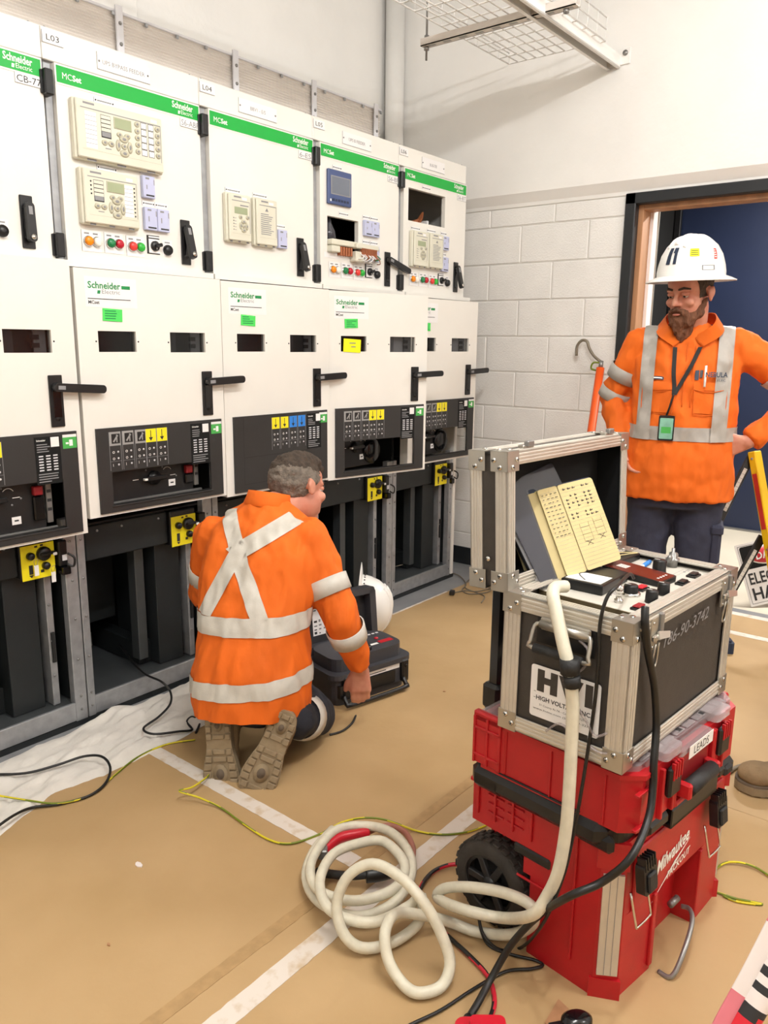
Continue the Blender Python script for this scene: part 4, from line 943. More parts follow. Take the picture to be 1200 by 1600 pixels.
# things lying in and on the case
def leaf(b, X, w, h, z0, z1, mt, r=.008): b.prism(rrect(0, w, 0, h, r), z0, z1, mt, X)
_r, _u, _n = Vector((.97, -.24, .06)).normalized(), Vector((.04, .46, .89)), None
_u = (_u - _r * _u.dot(_r)).normalized(); _n = _r.cross(_u)
def page_frame(o): return Matrix(((_r.x, _u.x, _n.x, o[0]), (_r.y, _u.y, _n.y, o[1]), (_r.z, _u.z, _n.z, o[2]), (0, 0, 0, 1)))
NB = page_frame((.771, -1.785, .870))
nb = thing('notebook', 'open yellow lined notebook with handwriting propped up in the open case', 'notebook', NB @ Vector((0, 0, 0)))
RY = lambda a: Matrix.Rotation(math.radians(a), 4, 'Y')
X2 = Matrix.Translation((-.056, 0, -.008)) @ RY(-32) @ Matrix.Translation((-.085, 0, 0))
b = MB(NB); leaf(b, I4, .124, .203, -.0045, -.003, 'navy_cover'); leaf(b, X2, .085, .207, -.0035, -.002, 'navy_cover'); b.build('cover', nb)
b = MB(NB); leaf(b, I4, .122, .200, -.003, .002, 'paper'); b.build('page_block', nb)
b = MB(NB)
for i, a in enumerate((-14, -9, -4)): leaf(b, RY(a) @ Matrix.Translation((-.060 - .004 * (2 - i), 0, -.004 + .0016 * i)), .062, .200, -.001, .0006 + .0005 * i, 'paper' if i == 2 else 'paper_edge')
leaf(b, X2, .083, .198, -.002, .001, 'paper'); b.build('left_pages', nb)
b = MB(NB @ Matrix.Translation((0, 0, .0024))); LP = RY(-4)
for i in range(22): b.rect(.002, .121, .01 + i * .0085, .0104 + i * .0085, 'ink_grey', None, 0); b.rect(-.058, -.003, .01 + i * .0085, .0104 + i * .0085, 'ink_grey', LP, .0006)
b.rect(-.0006, .0006, .0, .198, 'ink', None, .0002); rnd = random.Random(5)
for r_ in range(9):
    for c in range(6):
        if r_ in (1, 6) or rnd.random() < .15: continue
        x = .012 + c * .016; z = .186 - r_ * .0085; b.rect(x, x + rnd.uniform(.006, .011), z, z + .0016, 'ink', None, .0003); b.rect(x + .002, x + .0042, z - .001, z + .004, 'ink', None, .0003)
for (x0, z0) in ((.026, .062), (.074, .068)):
    for k in range(2): b.rect(x0 + k * .03, x0 + k * .03 + .0006, z0, z0 + .042, 'ink', None, .0003)
    for k in range(3): b.rect(x0, x0 + .03, z0 + k * .016, z0 + k * .016 + .0006, 'ink', None, .0003)
    for sg in (1, -1): b.rect(-.011, .011, -.0005, .0005, 'ink', Matrix.Translation((x0 + .014, z0 - .004, .0003)) @ Matrix.Rotation(sg * .5, 4, 'Z'))
for r_ in range(11):
    for c in range(4): x = -.055 + c * .0125; z = .184 - r_ * .0095; b.rect(x, x + rnd.uniform(.004, .009), z, z + .0016, 'ink', LP, .0009)
b.build('handwriting', nb, kind='stuff')
FD = page_frame((.655, -1.735, .845)) @ Matrix.Rotation(math.radians(9), 4, 'Z')
fd = thing('document_folder', 'dark clear-sleeved document folder leaning in the open lid behind the notebook', 'folder', FD @ Vector((0, 0, 0)))
b = MB(FD); leaf(b, I4, .20, .235, -.012, -.004, 'case_inner'); b.build('folder_back', fd); b = MB(FD)
for i in range(3): leaf(b, Matrix.Translation((.004 * i, 0, 0)), .018, .225, -.004 + .003 * i, -.002 + .003 * i, 'label_grey', .004)
leaf(b, Matrix.Translation((.006, 0, 0)), .185, .222, -.004, .005, 'case_grey'); b.build('paper_stack', fd); b = MB(FD); leaf(b, I4, .20, .235, .006, .008, 'sleeve_plastic'); b.build('clear_sleeve', fd)
PH = CASE @ frame((.334, .148, DZ + .004), -3, 3, 0)
ph = thing('smartphone', 'smartphone with a dark red screen lying on the cream control panel', 'phone', PH @ Vector((0, 0, 0)))
b = MB(PH); b.prism(rrect(-.038, .038, -.074, .074, .01), .0, .012, 'black_plastic'); b.build('phone_case', ph)
b = MB(PH); b.prism(rrect(-.034, .034, -.070, .070, .008), .012, .0126, 'red_glow'); 
for i in range(4): b.rect(-.012 + i * .006, -.008 + i * .006, .025, .05, 'white_print', None, .0129)
for i in range(4): b.rect(-.02 + i * .012, -.014 + i * .012, -.058, -.053, 'white_print', None, .0129)
b.build('screen', ph)
pn = thing('ballpoint_pen', 'blue and white ballpoint pen lying by the black knob', 'pen', CASE @ Vector((.40, .18, DZ)))
b = MB(CASE); b.cyl((.35, .165, DZ + .0052), (.45, .178, DZ + .0052), .0048, 'label_white', 10); b.cyl((.41, .1728, DZ + .0052), (.46, .179, DZ + .0052), .0051, 'icon_blue', 10); b.cyl((.335, .163, DZ + .0052), (.35, .165, DZ + .0052), .002, 'ink', 8, .0048); b.build('pen_barrel', pn)
b = MB(CASE); b.tube([(.385, .235, DZ + .018), (.42, .25, DZ + .02), (.45, .235, DZ + .019), (.47, .215, DZ + .018), (.44, .225, DZ + .019), (.40, .24, DZ + .018)], .0015, 'paper', 6, 4); tag(b.build('string_loop'), 'cream loop of string on the small black box in the case', 'string')

# ================================================================ INSULATION TESTER
ME = frame((1.432, -.565, 0), -13)
mt_ = thing('insulation_tester', 'black insulation tester case, lid open, on the floor before the kneeling man', 'tester', (1.405, -.50, 0))
b = MB(ME); w, d = .39, .235
b.prism(rrect(-w / 2 + .02, w / 2 - .02, -d / 2 + .02, d / 2 - .02, .04), .004, .03, 'case_grey'); b.prism(rrect(-w / 2 + .012, w / 2 - .012, -d / 2 + .012, d / 2 - .012, .04), .03, .115, 'case_grey'); b.prism(rrect(-w / 2, w / 2, -d / 2, d / 2, .04), .115, .135, 'case_grey')
b.prism(rrect(-w / 2 + .03, w / 2 - .09, -d / 2 + .002, -d / 2 + .03, .003), .04, .09, 'black_plastic'); b.box(-.10, .13, -d / 2 + .008, -d / 2 + .014, .092, .112, 'label_white', .001); b.box(-.02, .06, -d / 2 + .0075, -d / 2 + .009, .099, .102, 'ink')
for x in (-.15, .135): b.box(x, x + .035, -d / 2 - .006, -d / 2 + .02, .03, .125, 'black_plastic', .006); b.lathe([(.008, 0), (.006, .004)], 'black_gloss', 10, frame((x + .017, -d / 2 - .006, .10), 0, 90))
b.box(w / 2 - .014, w / 2 + .006, -.08, .04, .04, .10, 'black_plastic', .01); b.build('case_body', mt_)
b = MB(ME); b.tube([(-.15, -d / 2 + .0, .05), (-.15, -d / 2 - .02, .03), (-.13, -d / 2 - .03, .022), (.12, -d / 2 - .03, .022), (.14, -d / 2 - .02, .03), (.14, -d / 2, .05)], .009, 'black_plastic', 8, 3); b.build('carry_handle', mt_)
b = MB(ME); b.prism(rrect(-w / 2 + .025, w / 2 - .025, -d / 2 + .025, d / 2 - .025, .05), .13, .185, 'case_grey'); b.box(-.08, .03, -.02, .06, .185, .186, 'foam_black'); b.box(-.075, .025, -.015, .03, .186, .1865, 'label_white')
for i in range(4): b.box(.075 + i * .02, .088 + i * .02, .05, .06, .185, .187, 'label_grey', .001)
b.lathe([(.009, .185), (.008, .19)], 'clip_red', 12, Matrix.Translation((.10, .005, 0))); b.box(.085, .15, -.045, -.02, .185, .1862, 'clip_red'); b.rect(.02, .075, -.045, -.03, 'white_print', None, .1858)
b.lathe([(.026, .185), (.024, .196), (.02, .2)], 'black_plastic', 18, Matrix.Translation((-.0, -.055, 0))); b.build('instrument_panel', mt_)
LD2 = ME @ frame((0, d / 2 - .005, .137), 0, -6)
b = MB(LD2); b.prism(rrect(-w / 2, w / 2, 0, .222, .04), -.055, -.045, 'case_grey', FRONT)
for k_, (a, c) in enumerate((((-w / 2, .0), (w / 2, .03)), ((-w / 2, .195), (w / 2, .222)))): b.prism(rrect(a[0] + .004, c[0] - .004, a[1], c[1], .012), -.05, .0, 'case_grey', FRONT)
for x in (-w / 2, w / 2 - .03): b.prism(rrect(x, x + .03, .01, .212, .012), -.05, .0, 'case_grey', FRONT)
b.prism(rrect(-w / 2 + .028, w / 2 - .028, .025, .199, .02), -.046, -.043, 'case_inner', FRONT); b.build('case_lid', mt_)
b = MB(LD2 @ Matrix.Translation((0, .0425, 0)) @ FRONT); b.box(-.10, .11, .06, .18, 0, .001, 'label_white'); rnd = random.Random(11)
for i in range(9):
    for j in range(7):
        if rnd.random() < .7: x = -.094 + i * .0225; z = .066 + j * .016; b.rect(x, x + rnd.uniform(.006, .017), z, z + rnd.uniform(.003, .011), 'ink' if rnd.random() < .6 else 'ink_grey', None, .0014)
b.rect(.0, .004, .06, .18, 'case_inner', None, .0015); b.build('instruction_sheet', mt_)
b = MB(ME); b.box(.03, .07, d / 2 + .055, d / 2 + .075, .352, .407, 'clip_red', .006); b.box(.02, .08, d / 2 + .05, d / 2 + .08, .367, .382, 'clip_red', .004); b.box(.025, .06, d / 2 + .05, d / 2 + .08, .402, .427, 'clip_red', .006)
ld_ = tag(b.build('crocodile_clip'), 'red clip with red leads resting on the open tester lid', 'clip')
b = MB(ME)
for z in (0, .02, -.02): b.tube([(.04, d / 2 + .06, .397 + z), (.0, d / 2 + .08, .407 + z * 1.4), (-.08, d / 2 + .09, .377 + z * .5), (-.16, d / 2 + .09, .40), (-.2, d / 2 + .1, .3), (-.24, d / 2 + .1, .14), (-.26, d / 2 + .1, .01)], .0035, 'wire_red', 6, 4)
tag(b.build('test_leads'), 'red test leads curling down behind the open tester lid', 'cable')
# ================================================================ HARD HATS
UPV0 = Vector((0, 0, 1))
def dome_profile(H=.15): return [(1.0, 0), (1.0, .018), (.97, .042), (.88, .082), (.73, .115), (.52, .139), (.30, .150), (.02, .154)]
def dome_pt(az, el, off=.0, sx=.128, sy=.152):
    P = dome_profile()
    for i in range(len(P) - 1):
        if P[i][1] <= el <= P[i + 1][1]:
            f = (el - P[i][1]) / max(P[i + 1][1] - P[i][1], 1e-6); r = P[i][0] + (P[i + 1][0] - P[i][0]) * f; break
    n = Vector((math.cos(az) / sx, math.sin(az) / sy, .9 * el / .15 / .15)); n.normalize()
    return Vector((r * sx * math.cos(az), r * sy * math.sin(az), el)) + n * off
def patch(b, X, a0, a1, e0, e1, mt, off, n=4, skew=0):
    vs = []; fs = []
    for j in range(n + 1):
        for i in range(n + 1):
            e = e0 + (e1 - e0) * j / n; vs.append(dome_pt(a0 + (a1 - a0) * i / n + skew * j / n, e, off))
    for j in range(n):
        for i in range(n): k_ = j * (n + 1) + i; fs.append((k_, k_ + 1, k_ + n + 2, k_ + n + 1))
    b.add(vs, fs, mt, True, X)
def hard_hat(root, X, full):
    b = MB(X); b.lathe([(r, z) for r, z in dome_profile()], 'hat_white', 36, None, True, .128, .152, False)
    b.lathe([(.97, .0), (.93, .04), (.8, .09), (.4, .13), (.02, .138)][::-1], 'label_grey', 30, None, True, .124, .148, False)
    for x in (-.035, 0, .035):
        P = []
        for i in range(13):
            y = -.11 + .22 * i / 12; rr = math.sqrt((x / .128) ** 2 + (y / .152) ** 2); z = 0
            pr = dome_profile()
            for q in range(len(pr) - 1):
                if pr[q + 1][0] <= rr <= pr[q][0]: z = pr[q][1] + (pr[q + 1][1] - pr[q][1]) * (pr[q][0] - rr) / (pr[q][0] - pr[q + 1][0])
            P.append((x, y, z - .002 if rr > .05 else .150))
        b.tube(P, .007 if x else .010, 'hat_white', 8, 1)
    b.build('hat_shell', root)
    b = MB(X); n = 48; vs = []; fs = []
    for j, (o, dz) in enumerate(((0, .004), (.5, -.004), (1, -.014), (1, -.018), (.5, -.009), (0, -.002))):
        for i in range(n):
            a = 2 * math.pi * i / n; e = (.045 if full else max(.012, .06 * max(0, math.sin(a)) ** 1.5)); vs.append(((.126 + e * o) * math.cos(a), (.150 + e * o) * math.sin(a), dz * (1 if full else .7)))
    for j in range(5):
        for i in range(n): fs.append((j * n + i, (j + 1) * n + i, (j + 1) * n + (i + 1) % n, j * n + (i + 1) % n))
    b.add(vs, fs, 'hat_white', True); b.build('brim', root)
_z = Vector((.60, -.78, -.10)).normalized(); _y = (UPV0 - _z * UPV0.dot(_z)).normalized(); _x = _y.cross(_z)
HH = Matrix(((_x.x, _y.x, _z.x, 1.895), (_x.y, _y.y, _z.y, -.185), (_x.z, _y.z, _z.z, .140), (0, 0, 0, 1)))
hh = thing('hard_hat', 'white hard hat lying on its side on the floor behind the tester lid', 'hard hat', (1.985, -.245, 0)); hard_hat(hh, HH, False)
b = MB(HH)
for i in range(7): a = math.radians(60 + i * 10); p = dome_pt(a, .012, .001); b.ball(p, .004, 'ink', 6, 4)
b.build('vent_holes', hh, kind='stuff')
# ================================================================ DUST SHEET
n = 70; m2 = 26; vs = []; fs = []
edge_near = [(-.45, -.78), (-.1, -.55), (.06, -.43), (.20, -.372), (.27, -.345), (.42, -.372), (.64, -.365), (.80, -.36), (.95, -.32), (1.12, -.22), (1.2, -.1)]
edge_far = [(-.5, -.10), (.0, -.045), (.25, -.05), (.45, -.045), (.60, -.03), (.70, -.03), (.8, -.03), (.9, -.03), (1.0, -.035), (1.1, -.035), (1.22, -.04)]
EN = spline([Vector((*p, 0)) for p in edge_near], 7); EF = spline([Vector((*p, 0)) for p in edge_far], 7)
for i in range(n + 1):
    a, c = EN[i], EF[i]
    for j in range(m2 + 1):
        p = a.lerp(c, j / m2); q = p * 9
        h = .006 + .014 * abs(noise.noise(q)) + .026 * abs(noise.noise(Vector((p.x * 6 + p.y * 5, p.y * 26 - p.x * 8, 3)))) + .012 * abs(noise.noise(Vector((p.x * 22, p.y * 9, 8))))
        f = min(1, j / 2.5, (m2 - j) / 2.5 + .5); h *= .25 + .75 * f
        if j > m2 * .55 and .55 < p.x < .78: h += .035 * (j / m2 - .55) * (1 - abs(p.x - .66) / .12)
        w = .008 * noise.noise(Vector((p.x * 15, p.y * 15, 20)))
        vs.append((p.x + w, min(p.y + w, -.025), h))
for i in range(n):
    for j in range(m2): k_ = i * (m2 + 1) + j; fs.append((k_, k_ + m2 + 1, k_ + m2 + 2, k_ + 1))
b = MB(); b.add(vs, fs, 'cloth_white', True); tag(b.build('dust_sheet'), 'crumpled white dust sheet on the floor along the cubicles', 'dust sheet')
# ================================================================ RESCUE HOOK, BARRIER, SIGN, HAZARD TAPE
rh = thing('rescue_hook', 'orange insulated pole with a grey hook leaning on the block wall', 'rescue hook', (3.0, -.74, 0))
b = MB(); b.cyl((2.93, -.757, .005), (3.205, -.742, 1.24), .021, 'ladder_orange', 14); b.build('pole', rh)
b = MB(); b.cyl((3.205, -.742, 1.24), (3.213, -.741, 1.275), .012, 'grey_metal', 10); b.tube([(3.21, -.74, 1.27), (3.21, -.70, 1.30), (3.21, -.67, 1.34), (3.21, -.655, 1.375), (3.21, -.625, 1.38), (3.21, -.60, 1.35), (3.21, -.60, 1.30)], .008, 'wire_grey', 8, 4)
b.tube([(3.205, -.742, 1.265), (3.205, -.70, 1.265), (3.205, -.69, 1.235), (3.205, -.72, 1.225)], .005, 'wire_green', 6, 4); b.build('hook', rh)
fb = thing('folding_barrier', 'yellow and black folding barrier with reflective bars in front of the dark doorway', 'barrier', (2.9, -1.7, 0))
A0, A1 = Vector((2.951, -1.598, .90)), Vector((2.86, -1.86, 0.0))
b = MB(); dr = (A1 - A0).normalized(); T = Matrix.Translation(A0) @ dr.to_track_quat('Z', 'Y').to_matrix().to_4x4()
b.T = T; b.box(-.026, .026, -.018, .018, 0, (A1 - A0).length, 'barrier_yellow', .004)
for q in (.012, .42, .75): b.lathe([(.006, 0), (.005, .004)], 'ink_grey', 8, frame((0, -.018, q + .02), 0, 90)); b.lathe([(.006, 0), (.005, .004)], 'ink_grey', 8, frame((-.026, 0, q + .02), 0, 0, -90))
b.build('post', fb); b = MB(T); b.box(-.028, -.0265, -.010, .010, .10, .35, 'barrier_red'); b.box(-.010, .010, -.0195, -.0185, .10, .35, 'barrier_red'); b.build('red_reflector', fb)
for P0, P1 in (((2.953, -1.59, .885), (2.62, -1.38, .10)), ((2.935, -1.675, .525), (2.70, -1.52, .02))):
    P0, P1 = Vector(P0), Vector(P1); dr = (P1 - P0).normalized(); side = dr.cross(Vector((.785, .62, 0))).normalized(); nrm = side.cross(dr)
    T = Matrix((( *[side.x, nrm.x, dr.x], P0.x), (side.y, nrm.y, dr.y, P0.y), (side.z, nrm.z, dr.z, P0.z), (0, 0, 0, 1))); ln = (P1 - P0).length
    b = MB(T); b.box(-.018, .018, -.006, .006, 0, ln, 'black_plastic', .002); br = b.build('lattice_bar', fb)
    b = MB(T)
    for sd in (-1, 1): b.box(-.008, .008, min(sd * .006, sd * .0075), max(sd * .006, sd * .0075), .07, .28, 'reflective_tape')
    for i in range(10):
        for sd in (-1, 1): b.box(-.008, .008, min(sd * .0075, sd * .008), max(sd * .0075, sd * .008), .075 + i * .021, .077 + i * .021, 'ink_grey')
    b.build('reflective_strip', br)
sg = thing('danger_sign', 'white DANGER sign with a red oval leaning in the doorway behind the barrier', 'sign', (3.52, -1.53, 0))
SG = Matrix.Translation((3.525, -1.535, .003)) @ Matrix.Rotation(math.radians(-48), 4, 'Z') @ FRONT @ Matrix.Rotation(math.radians(-20), 4, 'X') @ Matrix.Rotation(math.radians(12), 4, 'Z')
b = MB(SG); b.prism(rrect(0, .42, 0, .335, .006), 0, .003, 'label_white'); b.prism(rrect(.02, .40, .195, .318, .012), .003, .0036, 'foam_black'); b.build('sign_board', sg)
b = MB(SG)
for rx, ry, z0, mt in ((.150, .056, .0036, 'white_print'), (.142, .049, .0042, 'sign_red')): b.lathe([(1, z0), (1, z0 + .0006)], mt, 32, Matrix.Translation((.21, .256, 0)) @ Matrix.Diagonal((rx, ry, 1, 1)))
b.text('DANGER', .10, .236, .22, .042, 'white_print', None, .005, align='fill'); b.text('ELECTRICAL', .03, .112, .36, .062, 'ink', None, .0036, align='fill'); b.text('HAZARD', .03, .028, .36, .066, 'ink', None, .0036, align='fill')
for a in ((.012, .012, .408, .014), (.012, .321, .408, .323), (.012, .012, .014, .323), (.406, .012, .408, .323)): b.rect(a[0], a[2], a[1], a[3], 'ink', None, .0036)
b.build('sign_print', sg, 'black and red lettering')
b = MB(SG); b.box(.19, .23, -.0, .30, -.14, -.13, 'grey_metal', .002, Matrix.Rotation(math.radians(24), 4, 'X')); b.build('prop', sg)
# hazard tape, twisted, low in the right corner
ht = thing('hazard_tape', 'twisted red and white hazard tape with black letters in the bottom right corner', 'tape', (.42, -2.3, .3))
def ribbon(P, wid, twist, mats_, nm, roll):
    S = spline([Vector(p) for p in P], 10); k_ = len(S)
    b = MB(); vs = []; fs = []; c = 12; view = Vector((-.6, -.3, .7)).normalized()
    for i, p in enumerate(S):
        t_ = (S[min(i + 1, k_ - 1)] - S[max(i - 1, 0)]).normalized(); a = t_.cross(view).normalized(); nn = a.cross(t_)
        for j in range(c):
            th = 2 * math.pi * j / c
            if roll: vs.append(p + a * wid * math.cos(th) + nn * wid * .75 * math.sin(th))
            else: vs.append(p + a * wid * math.cos(th) + nn * .001 * math.sin(th))
    for i in range(k_ - 1):
        for j in range(c): fs.append((i * c + j, i * c + (j + 1) % c, (i + 1) * c + (j + 1) % c, (i + 1) * c + j))
    o = len(b.v); b.v.extend(vs)
    for n_, f in enumerate(fs):
        i = n_ // c; j = n_ % c; b.f.append(f); b.m.append(mats_(i, j)); b.s.append(True)
    return b.build(nm, ht)
PT = [Vector(q) + Vector((.012, -.016, 0)) for q in [(.21, -2.30, .14), (.262, -2.245, .27), (.298, -2.258, .338), (.348, -2.286, .435), (.42, -2.325, .59), (.50, -2.36, .75)]]
ribbon([Vector(p) + Vector((-.012, .026, .004)) for p in PT], .0115, 0, lambda i, j: 'tape_white' if 25 < i < 34 else 'tape_pink', 'flat_tape', False)
ribbon(PT, .019, 0, lambda i, j: ('ink' if (i in (19, 24, 27) or (i == 23 and 1 < j < 6) or (i in (31, 32) and j not in (3, 4)) or (i == 29 and j < 8)) else 'tape_white' if 24 <= i < 33 else 'tape_red'), 'rolled_tape', True)
b = MB(); b.cyl((.50, -2.36, .0), (.50, -2.36, .78), .012, 'barrier_yellow', 12); b.cyl((.50, -2.36, 0), (.50, -2.36, .02), .07, 'black_plastic', 20); b.build('tape_post', ht)
# ================================================================ CABLES AND SMALL THINGS
def cable(name, label, P, r, mt, n=8, sub=6, group=None, m2=None):
    b = MB(); b.tube(P, r, mt, n, sub, m2=m2); return tag(b.build(name), label, 'cable', group)
cable('high_voltage_lead', 'thick white high voltage lead coiled on the floor and rising up the flight case', [(0.635, -1.153, 0.034), (0.532, -1.178, 0.034), (0.442, -1.237, 0.034), (0.399, -1.324, 0.034), (0.412, -1.425, 0.039), (0.483, -1.474, 0.049), (0.558, -1.475, 0.074), (0.626, -1.424, 0.084), (0.681, -1.32, 0.074), (0.676, -1.223, 0.054), (0.594, -1.191, 0.064), (0.47, -1.23, 0.064), (0.405, -1.303, 0.064), (0.409, -1.378, 0.064), (0.452, -1.431, 0.064), (0.52, -1.465, 0.074), (0.577, -1.445, 0.094), (0.615, -1.35, 0.094), (0.567, -1.304, 0.094), (0.492, -1.283, 0.094), (0.411, -1.314, 0.084), (0.364, -1.378, 0.074), (0.372, -1.44, 0.064), (0.409, -1.495, 0.064), (0.497, -1.521, 0.064), (0.499, -1.552, 0.104), (0.498, -1.548, 0.034), (0.423, -1.531, 0.02), (0.36, -1.489, 0.024), (0.344, -1.445, 0.054), (0.36, -1.415, 0.104), (0.387, -1.427, 0.164), (0.421, -1.469, 0.194), (0.425, -1.544, 0.194), (0.423, -1.612, 0.164), (0.428, -1.657, 0.104), (0.42, -1.686, 0.054), (0.385, -1.689, 0.024), (0.343, -1.661, 0.02), (0.337, -1.623, 0.024), (0.343, -1.578, 0.054), (0.368, -1.549, 0.094), (0.428, -1.535, 0.094), (0.49, -1.563, 0.064), (0.541, -1.6, 0.034), (0.57, -1.662, 0.02), (0.578, -1.748, 0.054), (0.565, -1.803, 0.119), (0.561, -1.8, 0.164), (0.565, -1.734, 0.161), (0.562, -1.645, 0.135), (0.566, -1.573, 0.094), (0.56, -1.557, 0.064), (0.52, -1.655, 0.107), (0.549, -1.737, 0.11), (0.474, -1.843, 0.219), (0.481, -1.871, 0.273), (0.485, -1.89, 0.338), (0.489, -1.898, 0.425), (0.491, -1.899, 0.507), (0.494, -1.896, 0.613), (0.495, -1.893, 0.691), (0.49, -1.883, 0.761), (0.497, -1.865, 0.805), (0.514, -1.841, 0.852), (0.53, -1.823, 0.883), (0.558, -1.814, 0.89), (0.586, -1.823, 0.887)], .0125, 'hv_white', 10, 5)
b = MB(); b.cyl((0.488, -1.883, 0.781), (0.49, -1.886, 0.753), .0185, 'rubber', 12); b.cyl((0.49, -1.889, 0.75), (0.492, -1.891, 0.728), .0165, 'rubber', 12); tag(b.build('cable_wrap'), 'black tape wrapped round the white lead in front of the HVI label', 'tape wrap')
cable('power_lead', 'thick black lead hanging over the front of the flight case down to the floor', [(0.568, -1.989, 0.886), (0.558, -1.995, 0.857), (0.578, -1.997, 0.801), (0.617, -2.002, 0.719), (0.635, -2.007, 0.634), (0.609, -2.017, 0.566), (0.601, -2.022, 0.517), (0.568, -2.029, 0.467), (0.49, -2.028, 0.427), (0.472, -1.984, 0.365), (0.436, -1.938, 0.334), (0.492, -1.855, 0.217), (0.49, -1.797, 0.12), (0.457, -1.77, 0.044), (0.399, -1.772, 0.024), (0.345, -1.776, 0.014), (0.287, -1.794, 0.012)], .0078, 'wire_black', 8, 6)
cable('signal_lead', 'thin black lead from the silver socket down past the HVI label', [(0.754, -1.896, 0.88), (0.709, -1.903, 0.9), (0.566, -1.935, 0.916), (0.533, -1.929, 0.899), (0.525, -1.923, 0.849), (0.525, -1.925, 0.78), (0.525, -1.924, 0.702), (0.523, -1.919, 0.609), (0.513, -1.914, 0.503), (0.509, -1.905, 0.404), (0.494, -1.897, 0.322), (0.482, -1.868, 0.212), (0.6, -1.763, 0.014), (0.566, -1.724, 0.01), (0.558, -1.686, 0.034), (0.586, -1.655, 0.054), (0.564, -1.677, 0.034), (0.561, -1.702, 0.01), (0.57, -1.755, 0.01), (0.588, -1.802, 0.01), (0.586, -1.823, 0.01), (0.56, -1.808, 0.01), (0.518, -1.768, 0.01), (0.434, -1.739, 0.01), (0.346, -1.716, 0.01), (0.274, -1.687, 0.01), (0.215, -1.668, 0.01)], .0036, 'wire_black', 6, 6)
cable('twin_lead', 'red and black twin lead running under the white coil', [(0.763, -1.522, 0.024), (0.731, -1.474, 0.016), (0.672, -1.458, 0.016), (0.597, -1.477, 0.016), (0.552, -1.529, 0.016), (0.525, -1.611, 0.012), (0.504, -1.686, 0.012), (0.481, -1.745, 0.012), (0.445, -1.782, 0.012), (0.408, -1.801, 0.012), (0.354, -1.811, 0.014)], .0055, 'wire_red', 8, 6, None, 'wire_black')
cable('earth_wire', 'green and yellow wire crossing the dust sheet beside the black lead', [(0.116, -0.241, 0.034), (0.179, -0.345, 0.024), (0.237, -0.418, 0.014), (0.323, -0.446, 0.009), (0.423, -0.41, 0.009), (0.548, -0.365, 0.009), (0.66, -0.368, 0.009), (0.742, -0.418, 0.009)], .003, 'wire_yellow', 6, 6, None, 'wire_green')
cable('earth_wire', 'green and yellow wire from the boots to the wheel, over the white coil', [(0.645, -0.621, 0.009), (0.595, -0.659, 0.024), (0.522, -0.682, 0.034), (0.48, -0.676, 0.039), (0.51, -0.728, 0.024), (0.531, -0.803, 0.01), (0.521, -0.912, 0.009), (0.516, -1.023, 0.009), (0.543, -1.083, 0.009), (0.624, -1.115, 0.009), (0.688, -1.142, 0.024), (0.721, -1.197, 0.044), (0.764, -1.244, 0.034), (0.807, -1.315, 0.009), (0.838, -1.381, 0.009), (0.893, -1.43, 0.009), (0.954, -1.456, 0.009)], .003, 'wire_yellow', 6, 6, None, 'wire_green')
cable('looped_lead', 'black lead looping over the dust sheet at the left edge', [(0.167, -0.135, 0.034), (0.249, -0.21, 0.029), (0.339, -0.241, 0.029), (0.414, -0.265, 0.034), (0.446, -0.318, 0.039), (0.433, -0.387, 0.034), (0.391, -0.43, 0.016), (0.323, -0.448, 0.01), (0.245, -0.422, 0.01), (0.178, -0.381, 0.014), (0.108, -0.41, 0.034), (0.033, -0.435, 0.034)], .0042, 'wire_black', 7, 6)
cable('cubicle_lead', 'black lead dropping from the second cubicle onto the dust sheet', [(0.912, 0.295, 0.144), (0.87, 0.156, 0.124), (0.837, 0.004, 0.104), (0.833, -0.11, 0.104), (0.84, -0.152, 0.075), (0.801, -0.203, 0.054), (0.725, -0.238, 0.044), (0.645, -0.261, 0.039), (0.648, -0.314, 0.034), (0.727, -0.351, 0.024), (0.775, -0.359, 0.014), (0.794, -0.306, 0.019), (0.834, -0.284, 0.016), (0.834, -0.327, 0.01), (0.775, -0.38, 0.009)], .0042, 'wire_black', 7, 6)
cable('grey_wire', 'brownish wire tangled on the floor at the end of the cubicle row', [(2.639, 0.17, 0.104), (2.769, 0.12, 0.104), (2.99, 0.087, 0.01), (2.997, -0.024, 0.01), (2.877, -0.159, 0.01), (2.767, -0.204, 0.008), (2.738, -0.277, 0.008), (2.847, -0.334, 0.008), (2.959, -0.246, 0.008), (2.974, -0.128, 0.008), (2.819, -0.192, 0.008), (2.781, -0.292, 0.008), (2.75, -0.36, 0.008), (2.645, -0.403, 0.008)], .0035, 'wire_grey', 6, 5)
b = MB(); b.tube([(2.679, -0.198, 0.01), (2.764, -0.218, 0.008), (2.8, -0.279, 0.008), (2.887, -0.31, 0.008)], .0035, 'wire_grey', 6, 5); b.box(-.035, .0, -.014, .014, -.002, .022, 'black_plastic', .004, frame((2.679, -0.198, 0.01), 25)); tag(b.build('plug_lead'), 'brown flex ending in a black plug on the tan boards', 'plug')
cable('floor_lead', 'grey lead coming out from behind the toolbox at the right edge', [(1.695, -1.918, 0.014), (1.756, -1.932, 0.012), (1.803, -1.97, 0.012), (1.85, -2.027, 0.012)], .006, 'wire_grey', 7, 5)
cable('earth_wire', 'green and yellow wire arching out to the right of the red toolbox', [(1.074, -2.009, 0.008), (1.194, -2.03, 0.01), (1.229, -2.06, 0.014), (1.242, -2.105, 0.012), (1.224, -2.156, 0.009)], .003, 'wire_yellow', 6, 6, None, 'wire_green')
